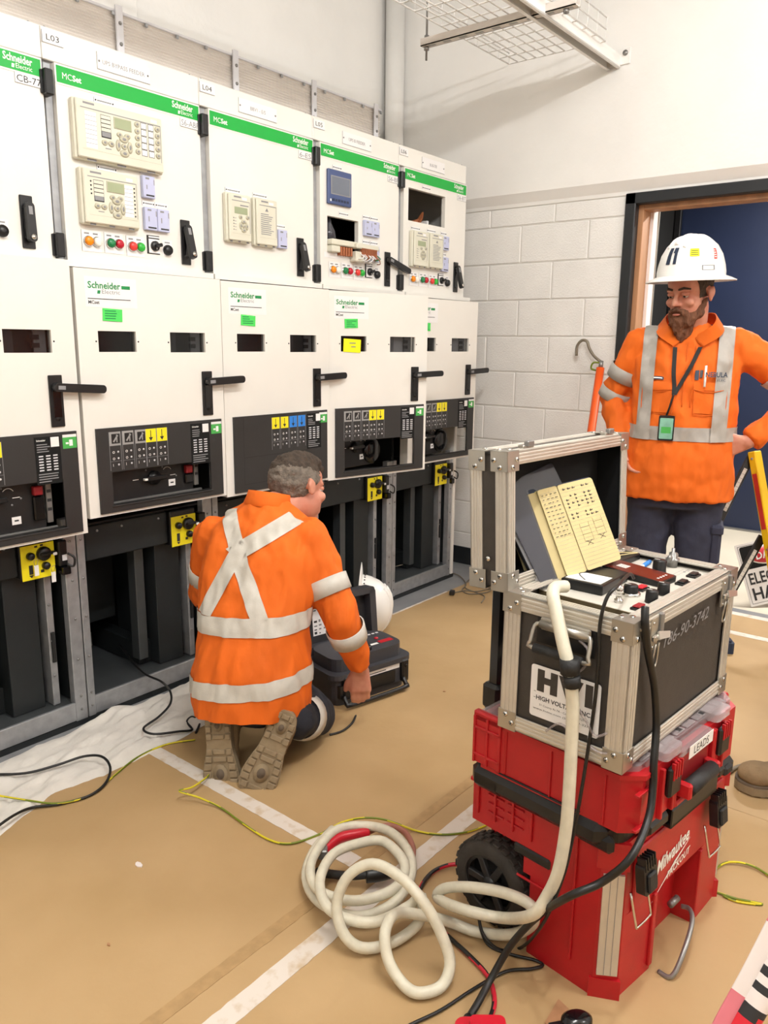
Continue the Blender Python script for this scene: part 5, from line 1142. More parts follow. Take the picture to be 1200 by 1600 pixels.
cable('earth_wire', 'green and yellow wire doubled back beside the hazard tape', [(1.071, -2.009, 0.008), (1.082, -2.053, 0.008), (1.088, -2.098, 0.008), (1.109, -2.152, 0.008), (1.097, -2.14, 0.008), (1.078, -2.1, 0.008), (1.078, -2.07, 0.008)], .003, 'wire_yellow', 6, 6, None, 'wire_green')
cable('tester_lead', 'short black lead on the floor between the tester and the kneeling man', [(1.231, -0.73, 0.01), (1.178, -0.757, 0.009), (1.113, -0.768, 0.009), (1.064, -0.752, 0.009)], .004, 'wire_black', 6, 5)
cable('brown_lead', 'short brown lead arching inside the far side of the white coil', [(0.688, -1.237, 0.034), (0.745, -1.259, 0.034), (0.752, -1.315, 0.034), (0.71, -1.374, 0.034), (0.653, -1.41, 0.034)], .008, 'wire_pink', 8, 6)
b = MB(); b.tube([(0.494, -1.225, 0.016), (0.505, -1.271, 0.024), (0.522, -1.321, 0.034), (0.547, -1.353, 0.039)], .011, 'rubber', 10, 5); b.tube([(0.54, -1.352, 0.039), (0.562, -1.372, 0.039), (0.596, -1.39, 0.039)], .019, 'black_plastic', 10, 4); tag(b.build('lead_termination'), 'black rubber end fitting lying inside the white coil', 'connector')
b = MB(); b.tube([(0.538, -1.207, 0.044), (0.6, -1.208, 0.049), (0.648, -1.236, 0.049), (0.672, -1.249, 0.044)], .014, 'clip_red', 8, 4); b.box(-.02, .015, -.012, .012, -.014, .014, 'grey_metal', .003, frame((0.538, -1.207, 0.044), 40)); tag(b.build('red_clamp'), 'red handled clamp inside the white coil', 'clamp')
b = MB(frame((0.331, -1.818, .004), -52)); b.prism(rrect(-.05, .05, -.035, .03, .02), 0, .035, 'clip_red'); b.prism(rrect(-.02, .05, -.03, .025, .012), .035, .045, 'clip_red'); b.cyl((-.02, .03, .02), (-.02, .045, .02), .009, 'wire_black', 10); tag(b.build('battery_clamp'), 'red moulded clamp at the bottom edge where the black lead ends', 'clamp')
b = MB(frame((0.474, -1.954, .004), -40)); b.lathe([(.022, 0), (.024, .01), (.023, .035), (.016, .042), (.004, .044)], 'black_gloss', 20, None, True, 1.4, 1); b.box(-.06, -.02, -.012, .012, .005, .03, 'black_plastic', .006); tag(b.build('cable_plug'), 'shiny black plug at the bottom edge left of the hazard tape', 'plug')
b = MB(frame((0.455, -1.895, .0045), 20)); b.prism([(0, 0), (.07, -.02), (.03, -.07), (-.03, -.05)], 0, .002, 'wood'); tag(b.build('cardboard_scrap'), 'brown cardboard corner beside the shiny black plug', 'scrap')
b = MB(frame((2.792, -1.602, .004), 30)); b.prism(rrect(-.04, .04, -.03, .03, .01), 0, .05, 'navy_cover'); b.prism(rrect(-.03, .03, -.02, .02, .008), .05, .06, 'navy_fabric'); tag(b.build('navy_pouch'), 'small navy pouch on the floor behind the flight case', 'pouch')
b = MB(frame((3.12, -.20, .004)))
rnd = random.Random(2)
for i in range(9): b.prism([(rnd.uniform(-.08, .08), rnd.uniform(-.08, .08)), (rnd.uniform(-.08, .1), rnd.uniform(-.08, .08)), (rnd.uniform(-.05, .1), rnd.uniform(-.05, .1))], 0, .0012, 'clear_lid', Matrix.Rotation(rnd.uniform(-.5, .1), 4, 'X'))
tag(b.build('plastic_wrap'), 'crumpled clear plastic wrap on the grey floor by the wall', 'wrapping')
b = MB(); b.tube([(0.531, -1.882, 0.805), (0.519, -1.905, 0.796), (0.519, -1.903, 0.764), (0.53, -1.886, 0.742)], .0028, 'clear_lid', 4, 5); tag(b.build('tape_wisp'), 'curl of clear tape under the flight case handle', 'tape')
b = MB(); b.tube([(0.502, -1.868, 0.731), (0.509, -1.901, 0.675), (0.518, -1.915, 0.65), (0.525, -1.929, 0.625), (0.523, -1.952, 0.639)], .0028, 'clear_lid', 4, 5); tag(b.build('tape_wisp'), 'wisp of clear tape hanging beside the HVI label', 'tape')
b = MB(); b.tube([(0.538, -1.821, 0.594), (0.532, -1.844, 0.618), (0.522, -1.864, 0.627), (0.521, -1.879, 0.617)], .0028, 'clear_lid', 4, 5); tag(b.build('tape_wisp'), 'wisp of clear tape below the HVI label', 'tape')
b = MB(); b.tube([(0.528, -1.915, 0.619), (0.525, -1.92, 0.602), (0.524, -1.938, 0.595), (0.523, -1.955, 0.598)], .0028, 'clear_lid', 4, 5); tag(b.build('tape_wisp'), 'curl of clear tape at the lower corner of the flight case', 'tape')
# ================================================================ PEOPLE
from mathutils.bvhtree import BVHTree
def organic(name, parent, mb, vox, it, mt, wob=0.0, ws=14, cuts=(), off=0.0, label=None, colour=None, stretch=(1, 1, 1), largest=False):
    """join overlapping closed forms into one smooth skin; optional wrinkles, planar cuts, and a uniform offset"""
    me = bpy.data.meshes.new('t'); me.from_pydata([tuple(v) for v in mb.v], [], mb.f)
    o = bpy.data.objects.new('t', me); COL.objects.link(o)
    r = o.modifiers.new('r', 'REMESH'); r.mode = 'VOXEL'; r.voxel_size = vox; r.use_smooth_shade = True
    if it: s = o.modifiers.new('s', 'SMOOTH'); s.factor = .5; s.iterations = it
    bpy.context.view_layer.update()
    m2 = bpy.data.meshes.new_from_object(o.evaluated_get(bpy.context.evaluated_depsgraph_get()))
    bpy.data.objects.remove(o); bpy.data.meshes.remove(me)
    bm = bmesh.new(); bm.from_mesh(m2); bpy.data.meshes.remove(m2); bm.normal_update()
    mv = [(v, v.normal.copy()) for v in bm.verts]
    for v, n in mv:
        d = off
        if wob:
            c = Vector((v.co.x * stretch[0], v.co.y * stretch[1], v.co.z * stretch[2]))
            d += wob * (noise.noise(c * ws) + .6 * noise.noise(c * ws * 2.3 + Vector((9, 2, 4))) - .5 * abs(noise.noise(c * ws * 1.3 + Vector((3, 7, 1)))))
        v.co += n * d
    for co, no in cuts:      # keep the side the normal points away from
        bmesh.ops.bisect_plane(bm, geom=bm.verts[:] + bm.edges[:] + bm.faces[:], plane_co=co, plane_no=no, clear_outer=True)
    if largest:              # keep only the biggest connected piece
        todo = set(bm.verts); best = []
        while todo:
            st = [todo.pop()]; isl = []
            while st:
                v = st.pop(); isl.append(v)
                for e in v.link_edges:
                    w = e.other_vert(v)
                    if w in todo: todo.remove(w); st.append(w)
            if len(isl) > len(best): best = isl
        keep = set(best); bmesh.ops.delete(bm, geom=[v for v in bm.verts if v not in keep], context='VERTS')
    bm.verts.index_update(); out = MB(); out.v = [v.co.copy() for v in bm.verts]
    for f in bm.faces:
        out.f.append(tuple(v.index for v in f.verts)); out.s.append(True)
        out.m.append(colour(f.calc_center_median(), f.normal) if colour else mt)
    bm.free()
    ob = out.build(name, parent, label)
    return ob, out
def bvh(out): return BVHTree.FromPolygons([tuple(v) for v in out.v], out.f)
def onto(tree, p, d, lift):
    h = tree.ray_cast(Vector(p) - Vector(d) * .23, Vector(d), 1.0)
    return (h[0] + h[1] * lift) if h[0] is not None else Vector(p)
def hand(mb, w, d, side, pn, curl=(.5, .7, .6), spread=.06, m='skin', th=(.75, .6, .2)):
    w = Vector(w); d = Vector(d).normalized(); side = (Vector(side) - d * Vector(side).dot(d)).normalized(); pn = Vector(pn); pn = (pn - d * pn.dot(d) - side * pn.dot(side)).normalized()
    for i, s in enumerate((.028, .010, -.009, -.027)):
        k = w + d * .085 + side * s; mb.cap(w + d * .012 + side * s * .55, .017, k, .0125, m, 10)
        L = (.040, .045, .042, .033)[i]; r = (.0092, .0095, .009, .008)[i]; dd = (d + side * s * spread * 20 * .1).normalized(); p = k; a = 0
        for j, q in enumerate((1, .68, .55)):
            a += curl[j] * (1 + .08 * i); v = dd * math.cos(a) + pn * math.sin(a); e = p + v * L * q; mb.cap(p, r * (1 - .08 * j), e, r * (.92 - .1 * j), m, 9); p = e
    t0 = w + d * .028 + side * .026; t1 = t0 + (d * th[0] + side * th[1] + pn * th[2]).normalized() * .042; t2 = t1 + (d * (th[0] + .4) + side * (th[1] - .25) + pn * (th[2] + .15)).normalized() * .032
    mb.cap(w + d * .01 + side * .012, .017, t0, .0145, m, 10); mb.cap(t0, .0135, t1, .011, m, 10); mb.cap(t1, .011, t2, .0088, m, 10)
def head_forms(mb, c, fh, hu, m='skin', slim=1.0):
    c = Vector(c); fh = Vector(fh).normalized(); hu = Vector(hu); hu = (hu - fh * hu.dot(fh)).normalized(); hr = fh.cross(hu)
    R = Matrix((hr, fh, hu)).transposed()
    P = lambda r, f, u: c + hr * r + fh * f + hu * u
    mb.ball(P(0, -.012, .03), (.076, .096, .090), m, 18, 12, R); mb.ball(P(0, .022, -.045), (.062, .066, .068), m, 16, 10, R); mb.ball(P(0, .050, -.088), (.032, .032, .026), m, 12, 8, R)
    mb.ball(P(0, .045, .045), (.060, .046, .045), m, 14, 8, R)
    mb.cap(P(0, .084, .012), .0085, P(0, .104, -.026), .0115, m, 10); mb.ball(P(0, .107, -.028), (.0095, .010, .0085), m, 10, 6, R)
    for s in (-1, 1):
        mb.ball(P(.012 * s, .095, -.031), (.0075, .009, .007), m, 8, 6, R); mb.cap(P(.012 * s, .084, .022), .010, P(.046 * s, .070, .020), .009, m, 8)
        mb.ball(P(.038 * s, .066, -.026), (.024, .020, .020), m, 12, 8, R); mb.ball(P(.081 * s, -.012, -.014), (.008, .018, .030), m, 12, 8, R @ Matrix.Rotation(-.25 * s, 3, 'Z'))
        mb.ball(P(.088 * s, -.022, -.004), (.006, .013, .022), m, 10, 6, R)
    mb.ball(P(0, .084, -.062), (.024, .012, .007), m, 10, 6, R); mb.ball(P(0, .082, -.073), (.021, .012, .007), m, 10, 6, R)
    return P, R, hr, fh, hu
def eyes(parent, P, R, look):
    for s in (-1, 1):
        b = MB(); c = P(.031 * s, .0735, .003); b.ball(c, .0118, 'eye_white', 14, 10); b.ball(c + look * .0075, .0062, 'eye_dark', 10, 8); b.build('eye', parent)
        b = MB(); b.ball(P(.031 * s, .0745, .0070), (.0165, .0132, .0108), 'skin', 12, 8, R); b.build('eyelid', parent)
        b = MB(); b.cap(P(.015 * s, .090, .026), .0042, P(.034 * s, .088, .031), .0046, 'hair_brown', 8); b.cap(P(.034 * s, .088, .031), .0046, P(.052 * s, .072, .024), .003, 'hair_brown', 8); b.build('eyebrow', parent)
def slice_band(name, parent, mb, vox, it, cuts, wob, ws, off, mt, stretch=(1, 1, 1), largest=False):
    return organic(name, parent, mb, vox, it, mt, wob, ws, cuts, off, None, None, stretch, largest)[0]
def plane3(a, b_, c, toward):
    n = (Vector(b_) - Vector(a)).cross(Vector(c) - Vector(a)).normalized()
    return n if n.dot(Vector(toward)) > 0 else -n
def boot(parent, heel, toe, nrm, shaft, L=.292):
    heel, toe = Vector(heel), Vector(toe); x = (toe - heel).normalized(); n = Vector(nrm); n = (n - x * n.dot(x)).normalized(); z = -n; y = z.cross(x)
    X = Matrix(((x.x, y.x, z.x, heel.x), (x.y, y.y, z.y, heel.y), (x.z, y.z, z.z, heel.z), (0, 0, 0, 1)))
    hw = [(0, .014), (.012, .032), (.04, .042), (.09, .041), (.13, .043), (.18, .055), (.225, .060), (.26, .052), (.282, .031), (L, .009)]
    S = spline([Vector((a, w, 0)) for a, w in hw], 3); out = [(p.x, p.y) for p in S] + [(p.x, -p.y) for p in S[::-1]]
    b = MB(X); b.prism(out, .006, .030, 'sole', None, False); b.prism([(px * 1.0, py * .96) for px, py in out], .03, .036, 'sole_dark')
    def half(a):
        for i in range(len(hw) - 1):
            if hw[i][0] <= a <= hw[i + 1][0]: f = (a - hw[i][0]) / (hw[i + 1][0] - hw[i][0]); return hw[i][1] + (hw[i + 1][1] - hw[i][1]) * f
        return .01
    for i in range(12):
        a0 = .008 + i * .0236; a1 = a0 + .0195
        if .092 < a0 < .118: continue
        h = min(half(a0), half(a1)) - .001
        if h < .014: b.box(a0, a1, -h, h, 0, .008, 'sole', .002); continue
        for s in (-1, 1):
            lo, hi = sorted((s * h, s * h * .55)); b.box(a0, a1, lo, hi, 0, .008, 'sole', .002)
        if not (.03 < a0 < .07 or .165 < a0 < .235): b.box(a0 + .002, a1 - .002, -h * .48, h * .48, .001, .008, 'sole', .002)
    for cx, r in ((.052, .016), (.205, .024)):
        b.lathe([(1.0, .002), (1.0, .008)], 'sole', 18, Matrix.Translation((cx, 0, 0)) @ Matrix.Diagonal((r * 1.25, r, 1, 1))); b.lathe([(.55, .001), (.55, .004)], 'sole_dark', 14, Matrix.Translation((cx, 0, 0)) @ Matrix.Diagonal((r * 1.25, r, 1, 1)))
    so = b.build('boot_sole', parent)
    f = MB(X)
    f.ball((.05, 0, .065), (.052, .046, .050), 'boot_suede', 14, 10); f.ball((.145, 0, .055), (.075, .047, .040), 'boot_suede', 14, 10); f.ball((.225, 0, .05), (.064, .057, .036), 'boot_suede', 14, 10)
    f.cap((.075, 0, .07), .05, (.12, 0, .06), .045, 'boot_suede'); v = X.inverted() @ Vector(shaft); f.cap((.065, 0, .08), .050, tuple(v), .056, 'boot_suede')
    f.loft([((.14, 0, .034), (.135, 0, 0), (0, .042, 0), 2.4), ((.14, 0, .06), (.13, 0, 0), (0, .04, 0), 2.4)], 'boot_suede')
    organic('boot_upper', parent, f, .008, 4, 'boot_suede', .002, 40)
    b = MB(X)
    for i in range(4): b.tube([(.12 + i * .016, -.03, .085 - i * .006), (.125 + i * .016, 0, .103 - i * .009), (.12 + i * .016, .03, .085 - i * .006)], .0028, 'sole_dark', 5, 4)
    b.build('laces', parent)
# ---------------------------------------------------------------- kneeling man
fw = Vector((.94, .34, 0)); rt = Vector((.34, -.94, 0)); UPV = Vector((0, 0, 1))
kn = thing('person', 'man in an orange hi-vis shirt kneeling with his back to us at the open cubicles', 'person', (.80, -.66, 0))
shR, shL = Vector((1.025, -.70, .715)), Vector((.885, -.385, .70)); elR, wrR = Vector((1.03, -.835, .475)), Vector((1.13, -.835, .262)); elL, wrL = Vector((.925, -.275, .46)), Vector((1.13, -.36, .30))
kR, kL = Vector((1.03, -.705, .085)), Vector((.99, -.38, .085)); aR, aL = Vector((.845, -.80, .17)), Vector((.745, -.585, .16)); hipR, hipL = Vector((.86, -.70, .24)), Vector((.80, -.55, .24))
HC = Vector((1.122, -.557, .856)); FH = Vector((.95, -.10, -.30)); HU = Vector((.12, .30, .9))
b = MB()
b.loft([((.83, -.62, .2), rt * .15, fw * .12, 2.2), ((.86, -.6, .45), rt * .15, fw * .11, 2.2), ((.94, -.555, .70), rt * .16, fw * .10, 2.2), ((.985, -.53, .80), rt * .09, fw * .07, 2.2)], 'skin')
b.cap((.98, -.53, .79), .062, HC - Vector((.03, 0, .05)), .060, 'skin', 14); PK = head_forms(b, HC, FH, HU)
for s, e, w in ((shR, elR, wrR), (shL, elL, wrL)): b.cap(s, .052, e, .042, 'skin'); b.cap(e, .042, w, .028, 'skin')
hand(b, wrR, (.06, .03, -.97), (-.62, .78, 0), (.75, .62, 0), (.22, .5, .4), .05, 'skin', (.85, .5, .15)); hand(b, wrL, (.75, -.3, -.45), (-.3, -.6, .2), (0, 0, -1), (.3, .4, .3))
for h, k_, a in ((hipR, kR, aR), (hipL, kL, aL)): b.cap(h, .085, k_, .055, 'skin'); b.cap(k_, .055, a, .04, 'skin')
organic('body', kn, b, .0055, 3, 'skin')
P_, R_, hr_, fh_, hu_ = PK; eyes(kn, P_, R_, fh_)
f = MB(); f.ball(P_(0, -.018, .032), (.083, .103, .096), 'hair_brown', 20, 12, R_); f.ball(P_(0, .01, .085), (.070, .085, .050), 'hair_brown', 16, 10, R_); f.ball(P_(0, .062, .072), (.058, .036, .034), 'hair_brown', 14, 8, R_)
hair_cut = [(P_(0, .012, -.008), -hu_ * .7 + fh_ * .75), (P_(0, -.03, -.048), -hu_)]
def hair_col(c, n):
    d = c - HC; u = d.dot(hu_); return 'hair_brown' if u + .012 * noise.noise(c * 60) > .052 else 'hair_grey'
organic('hair', kn, f, .0055, 1, 'hair_brown', .006, 40, hair_cut, 0, 'short dark hair greying at the sides', hair_col)
TORSO = [((.795, -.655, .12), rt * .18, fw * .17, 2.3), ((.805, -.645, .22), rt * .192, fw * .168, 2.3), ((.82, -.635, .31), rt * .197, fw * .165, 2.3), ((.85, -.61, .43), rt * .188, fw * .145, 2.3), ((.895, -.585, .57), rt * .198, fw * .14, 2.3), ((.94, -.56, .69), rt * .20, fw * .13, 2.3), ((.968, -.545, .765), rt * .165, fw * .105, 2.2), ((.99, -.535, .815), rt * .095, fw * .08, 2), ((1.0, -.53, .845), rt * .066, fw * .066, 2)]
def torso_forms(f): f.loft(TORSO, 'orange_fabric', 32); f.cap(shR - rt * .03, .070, shL + rt * .03, .070, 'orange_fabric', 14)
f = MB(); torso_forms(f)
for s, e, w in ((shR, elR, wrR), (shL, elL, wrL)):
    f.cap(s, .073, e, .062, 'orange_fabric', 16); d = w - e; f.cap(e, .062, e + d * .75, .050, 'orange_fabric', 16); f.lathe([(.054, 0), (.049, d.length * .55), (.046, d.length * .95)], 'orange_fabric', 16, Matrix.Translation(e) @ d.to_track_quat('Z', 'Y').to_matrix().to_4x4())
WOB, WS, ST = .0115, 16, (1, 1, .38)
hem = (Vector((.66, -.72, .200)), Vector((-.10, -.12, -1)))
sh, so_ = organic('shirt', kn, f, .0085, 4, 'orange_fabric', WOB, WS, [hem], 0, 'orange hi-vis work shirt', None, ST)
T1 = MB(); torso_forms(T1)
def band_z(z0, z1, tilt=0.0, name='reflective_tape'):
    n = Vector((0, 0, 1)) + rt * tilt; c = Vector((.85, -.61, 0))
    slice_band(name, kn, T1, .0085, 4, [(c + UPV * z1, n), (c + UPV * z0, -n)], WOB, WS, .0035, 'reflective_tape', ST)
band_z(.447, .505, -.06); band_z(.262, .315, -.12)
def PX(x, y, t): return Vector((-.8091, -2.462, 1.3546)) + (CR * (x - 600) / 1226.26 - CU * (y - 800) / 1226.26 + CF) * t
def strip(p, q, w_, zlo, end=False):
    # a straight strip across the back, between two points on it
    p, q = Vector(p), Vector(q); ax = (q - p).normalized(); bn = Vector((-.80, -.58, .1)); n = ax.cross(bn).normalized(); mid = (p + q) / 2
    slice_band('reflective_tape', kn, T1, .0085, 4, [(mid + n * w_, n), (mid - n * w_, -n), (Vector((.955, -.55, .6)), fw), (Vector((.85, -.61, zlo)), -UPV + rt * .06)] + ([(q + ax * .012, ax)] if end else []), WOB, WS, .0045, 'reflective_tape', ST, True)
strip(PX(352, 792, 2.6), PX(400, 968, 2.42), .027, .50); strip(PX(470, 803, 2.62), PX(372, 862, 2.5), .027, .5, True)
p, q = PX(376, 850, 2.5), PX(312, 962, 2.45)
ax = (q - p).normalized(); n = ax.cross(Vector((-.80, -.58, .1))).normalized(); mid = (p + q) / 2
slice_band('reflective_tape', kn, T1, .0085, 4, [(mid + n * .025, n), (mid - n * .025, -n), (Vector((.955, -.55, .6)), fw), (Vector((.85, -.61, .50)), -UPV), (p + ax * .0, -ax)], WOB, WS, .005, 'reflective_tape', ST, True)
def ring(parent, a, c, t0, t1, r0, r1, mt):
    a, c = Vector(a), Vector(c); b = MB(); d = c - a; b.lathe([(r0 - .004, d.length * t0 - .001), (r0, d.length * t0), (r1, d.length * t1), (r1 - .004, d.length * t1 + .001)], mt, 26, Matrix.Translation(a) @ d.to_track_quat('Z', 'Y').to_matrix().to_4x4(), True, 1, 1, False); b.build('reflective_tape', parent)
ring(kn, shR, elR, .52, .72, .073, .071, 'reflective_tape'); ring(kn, elR, wrR, .20, .44, .067, .063, 'reflective_tape'); ring(kn, shL, elL, .52, .72, .073, .071, 'reflective_tape')
f = MB(); f.lathe([(.078, -.012), (.082, .0), (.075, .022), (.072, .040), (.064, .040), (.066, .0)], 'orange_fabric', 24, Matrix.Translation((1.0, -.533, .815)) @ Vector((.25, .05, .96)).to_track_quat('Z', 'Y').to_matrix().to_4x4(), True, 1.0, 1.05, False); f.build('collar', kn)
f = MB(); f.ball((.815, -.64, .25), (.16, .17, .13), 'navy_dark', 16, 10)
for h, k_, a in ((hipR, kR, aR), (hipL, kL, aL)):
    f.cap(h, .10, k_, .078, 'navy_dark', 16); f.cap(k_, .078, k_.lerp(a, .98), .064, 'navy_dark', 16)
    f.cap(k_ + (k_ - a).normalized() * .01, .074, k_.lerp(a, .4), .080, 'navy_dark', 14)
organic('trousers', kn, f, .009, 3, 'navy_dark', .007, 13, (), 0, 'dark navy work trousers')
ring(kn, kR, aR, .52, .72, .0805, .0735, 'reflective_tape')
boot(kn, (.770, -.846, .236), (.664, -.800, .004), (-.78, -.60, .16), aR + (kR - aR) * .12); boot(kn, (.662, -.634, .222), (.632, -.682, .004), (-.86, -.48, .12), aL + (kL - aL) * .12)
# ---------------------------------------------------------------- standing people
def standing(root, O, F, cfg):
    O = Vector(O); F = Vector(F).normalized(); Rr = F.cross(UPV); lean = cfg.get('lean', 0)
    J = lambda r, f, u: O + Rr * r + F * (f + lean * max(0, u - .8)) + UPV * u
    hw = cfg.get('wide', 1.0); fab = cfg['fabric']; tape_ = cfg['tape']; leg = cfg['legs']
    sR, sL = J(.180, -.01, 1.365), J(-.180, -.01, 1.365); eR, wR, eL, wL = [J(*p) for p in cfg['arms']]
    b = MB(); A, B = Rr, F
    b.loft([(J(0, 0, .82), A * .16, B * .11, 2.2), (J(0, .01, 1.05), A * .16, B * .11, 2.2), (J(0, 0, 1.28), A * .17, B * .10, 2.2), (J(0, -.01, 1.41), A * .09, B * .07, 2)], 'skin')
    hc = J(*cfg['head']); fh = Vector(cfg['look'](F, Rr)); b.cap(J(0, -.015, 1.38), .064, hc - UPV * .06 - fh * .03, .060, 'skin', 14)
    PK = head_forms(b, hc, fh, (0, 0, 1))
    for s, e, w in ((sR, eR, wR), (sL, eL, wL)): b.cap(s, .052, e, .042, 'skin'); b.cap(e, .042, w, .03, 'skin')
    for w, key in ((wR, 'handR'), (wL, 'handL')):
        d, sd, pn, cu = cfg[key](F, Rr); hand(b, w, d, sd, pn, cu)
    ank = [J(*p) for p in cfg['ankles']]; knee = [J(.10, .02, .46), J(-.10, .02, .46)]
    for i, s in enumerate((1, -1)): b.cap(J(.09 * s, 0, .86), .085, knee[i], .055, 'skin'); b.cap(knee[i], .055, ank[i], .04, 'skin')
    organic('body', root, b, .0055, 3, 'skin'); P, R, hr, fhh, hu = PK; eyes(root, P, R, (fhh - hu * .45).normalized())
    TS = [(J(0, .01, .735), A * .215 * hw, B * .15, 2.4), (J(0, .015, .85), A * .212 * hw, B * .158, 2.4), (J(0, .015, .96), A * .205 * hw, B * .153, 2.3), (J(0, .01, 1.08), A * .198 * hw, B * .145, 2.3), (J(0, .005, 1.2), A * .20 * hw, B * .14, 2.3), (J(0, 0, 1.30), A * .20 * hw, B * .125, 2.3), (J(0, -.005, 1.375), A * .165 * hw, B * .10, 2.2), (J(0, -.01, 1.425), A * .10, B * .08, 2), (J(0, -.01, 1.455), A * .068, B * .068, 2)]
    def tf(f): f.loft(TS, fab, 32); f.cap(sR - Rr * .03, .068, sL + Rr * .03, .068, fab, 14)
    f = MB(); tf(f)
    for s, e, w in ((sR, eR, wR), (sL, eL, wL)):
        f.cap(s, .070, e, .063, fab, 16); d = w - e; f.lathe([(.058, -.02), (.060, d.length * .3), (.052, d.length * .7), (.047, d.length * .96)], fab, 16, Matrix.Translation(e) @ d.to_track_quat('Z', 'Y').to_matrix().to_4x4())
    wob, ws, st = .0105, 16, (1, 1, .6)
    so, sm = organic('shirt', root, f, .0085, 4, fab, wob, ws, (), 0, cfg['shirt'], None, st)
    T1 = MB(); tf(T1)
    def bz(cuts, off=.0035): slice_band('reflective_tape', root, T1, .0085, 4, cuts, wob, ws, off, tape_, st)
    bz([(O + UPV * cfg['band'][1], UPV), (O + UPV * cfg['band'][0], -UPV)])
    for r0, r1 in cfg.get('braces', ()): bz([(O + Rr * r1, Rr), (O + Rr * r0, -Rr), (O + UPV * cfg['band'][0], -UPV)], .0098)
    for a, c, t0, t1, r0, r1 in cfg.get('rings', lambda *q: ())(sR, eR, wR, sL, eL, wL): ring(root, a, c, t0, t1, r0, r1, tape_)
    f = MB(); f.ball(J(0, 0, .83), (.17, .15, .12), leg, 16, 10)
    f.loft([(J(0, .005, .70), A * .185, B * .13, 2.4), (J(0, .005, .88), A * .18, B * .13, 2.4)], leg)
    for i, s in enumerate((1, -1)): f.cap(J(.092 * s, 0, .80), .105, knee[i], .082, leg, 16); f.cap(knee[i], .082, ank[i] + UPV * .02, .068, leg, 16)
    organic('trousers', root, f, .0095, 3, leg, .006, 12, (), 0, cfg['trousers'])
    for i in (0, 1):
        tdir = cfg['feet'](F, Rr)[i]; heel = ank[i] - tdir * .075; heel.z = .004; boot(root, heel, heel + tdir * .29, (0, 0, -1), ank[i] + UPV * .06)
    return J, P, R, hr, fhh, hu, bvh(sm), Rr, F
def look_b(F, Rr): return F * math.cos(math.radians(33)) * .97 + Rr * math.sin(math.radians(33)) * .97 - UPV * .24
ob = thing('person', 'bearded man in a white hard hat and orange hi-vis shirt, hands on hips', 'person', (2.52, -1.40, 0))
J, P, R, hr, fh, hu, tree, Rr, F = standing(ob, (2.52, -1.405, 0), (-.955, -.295, 0), dict(fabric='orange_fabric', tape='reflective_grey', legs='navy_fabric', lean=0, wide=1.04,
    arms=((.285, -.06, 1.135), (.225, .06, .955), (-.475, -.04, 1.17), (-.255, .05, .985)), head=(.012, .055, 1.565), look=look_b,
    handR=lambda F, R: (-R * .30 + F * .30 - UPV * .9, F * .8 + R * .1, -R, (.35, .5, .4)), handL=lambda F, R: (R * .85 + F * .15 - UPV * .35, F * .2 + UPV * .9, -F * .3 + R * .5, (.5, .6, .4)),
    ankles=((.12, 0, .10), (-.12, .02, .10)), feet=lambda F, R: ((F + R * .2).normalized(), (F - R * .2).normalized()),
    band=(.985, 1.04), braces=((.118, .172), (-.170, -.112)), rings=lambda sR, eR, wR, sL, eL, wL: ((sR, eR, .45, .66, .077, .074), (sR, eR, .84, 1.02, .071, .069), (sL, eL, .5, .68, .077, .074), (eL, wL, .12, .3, .068, .066)),
    shirt='orange hi-vis shirt with grey tape', trousers='navy cargo trousers'))
# beard, cap of hair, hard hat
f = MB()
for s in (-1, 1): f.cap(P(.070 * s, .0, -.03), .011, P(.060 * s, .030, -.070), .020, 'beard', 10); f.cap(P(.060 * s, .030, -.070), .020, P(.028 * s, .070, -.100), .026, 'beard', 10); f.cap(P(.004 * s, .100, -.049), .009, P(.032 * s, .086, -.062), .010, 'beard', 8); f.cap(P(.032 * s, .086, -.062), .010, P(.034 * s, .075, -.095), .014, 'beard', 8)
f.cap(P(0, .078, -.098), .034, P(0, .072, -.155), .028, 'beard', 12); f.cap(P(0, .04, -.10), .045, P(0, .055, -.150), .030, 'beard', 12); f.ball(P(0, .09, -.088), (.018, .01, .006), 'beard', 8, 6, R)
organic('beard', ob, f, .006, 2, 'beard', .009, 42, (), 0, 'full brown beard', None, (1, 1, .5))
b = MB(); b.ball(P(0, .0965, -.068), (.018, .007, .005), 'lip', 10, 6, R); b.build('lips', ob)
f = MB(); f.ball(P(0, -.014, .03), (.0785, .0985, .092), 'hair_brown', 20, 12, R); organic('hair', ob, f, .006, 1, 'hair_brown', .003, 60, [(P(0, .03, 0), fh * 1 - hu * .2), (P(0, -.02, -.02), -hu)])
hx = Matrix(((hr.x, 0, 0, 0), (hr.y, 0, 0, 0), (0, 0, 1, 0), (0, 0, 0, 1)))
hf = Vector((fh.x, fh.y, 0)).normalized(); hrr = hf.cross(UPV); hc_ = P(0, -.012, .055); HT = Matrix(((hrr.x, hf.x, 0, hc_.x), (hrr.y, hf.y, 0, hc_.y), (0, 0, 1, hc_.z), (0, 0, 0, 1))) @ Matrix.Rotation(math.radians(-3), 4, 'X') @ Matrix.Diagonal((.945, .95, 1.02, 1))
hat_root = MB(HT); hard_hat(ob, HT, True)
D_ = math.radians; b = MB()
patch(b, HT, D_(101), D_(95), .045, .098, 'navy_cover', .002, 4); patch(b, HT, D_(101), D_(92), .085, .104, 'navy_cover', .0024, 4); patch(b, HT, D_(89), D_(80), .045, .104, 'navy_cover', .002, 4)
patch(b, HT, D_(141), D_(124), .070, .098, 'note_yellow', .002, 5)
for i in range(3): patch(b, HT, D_(139), D_(126), .075 + .007 * i, .077 + .007 * i, 'ink', .0026, 4)
patch(b, HT, D_(176), D_(169), .060, .098, 'btn_red', .002, 4, D_(4)); 
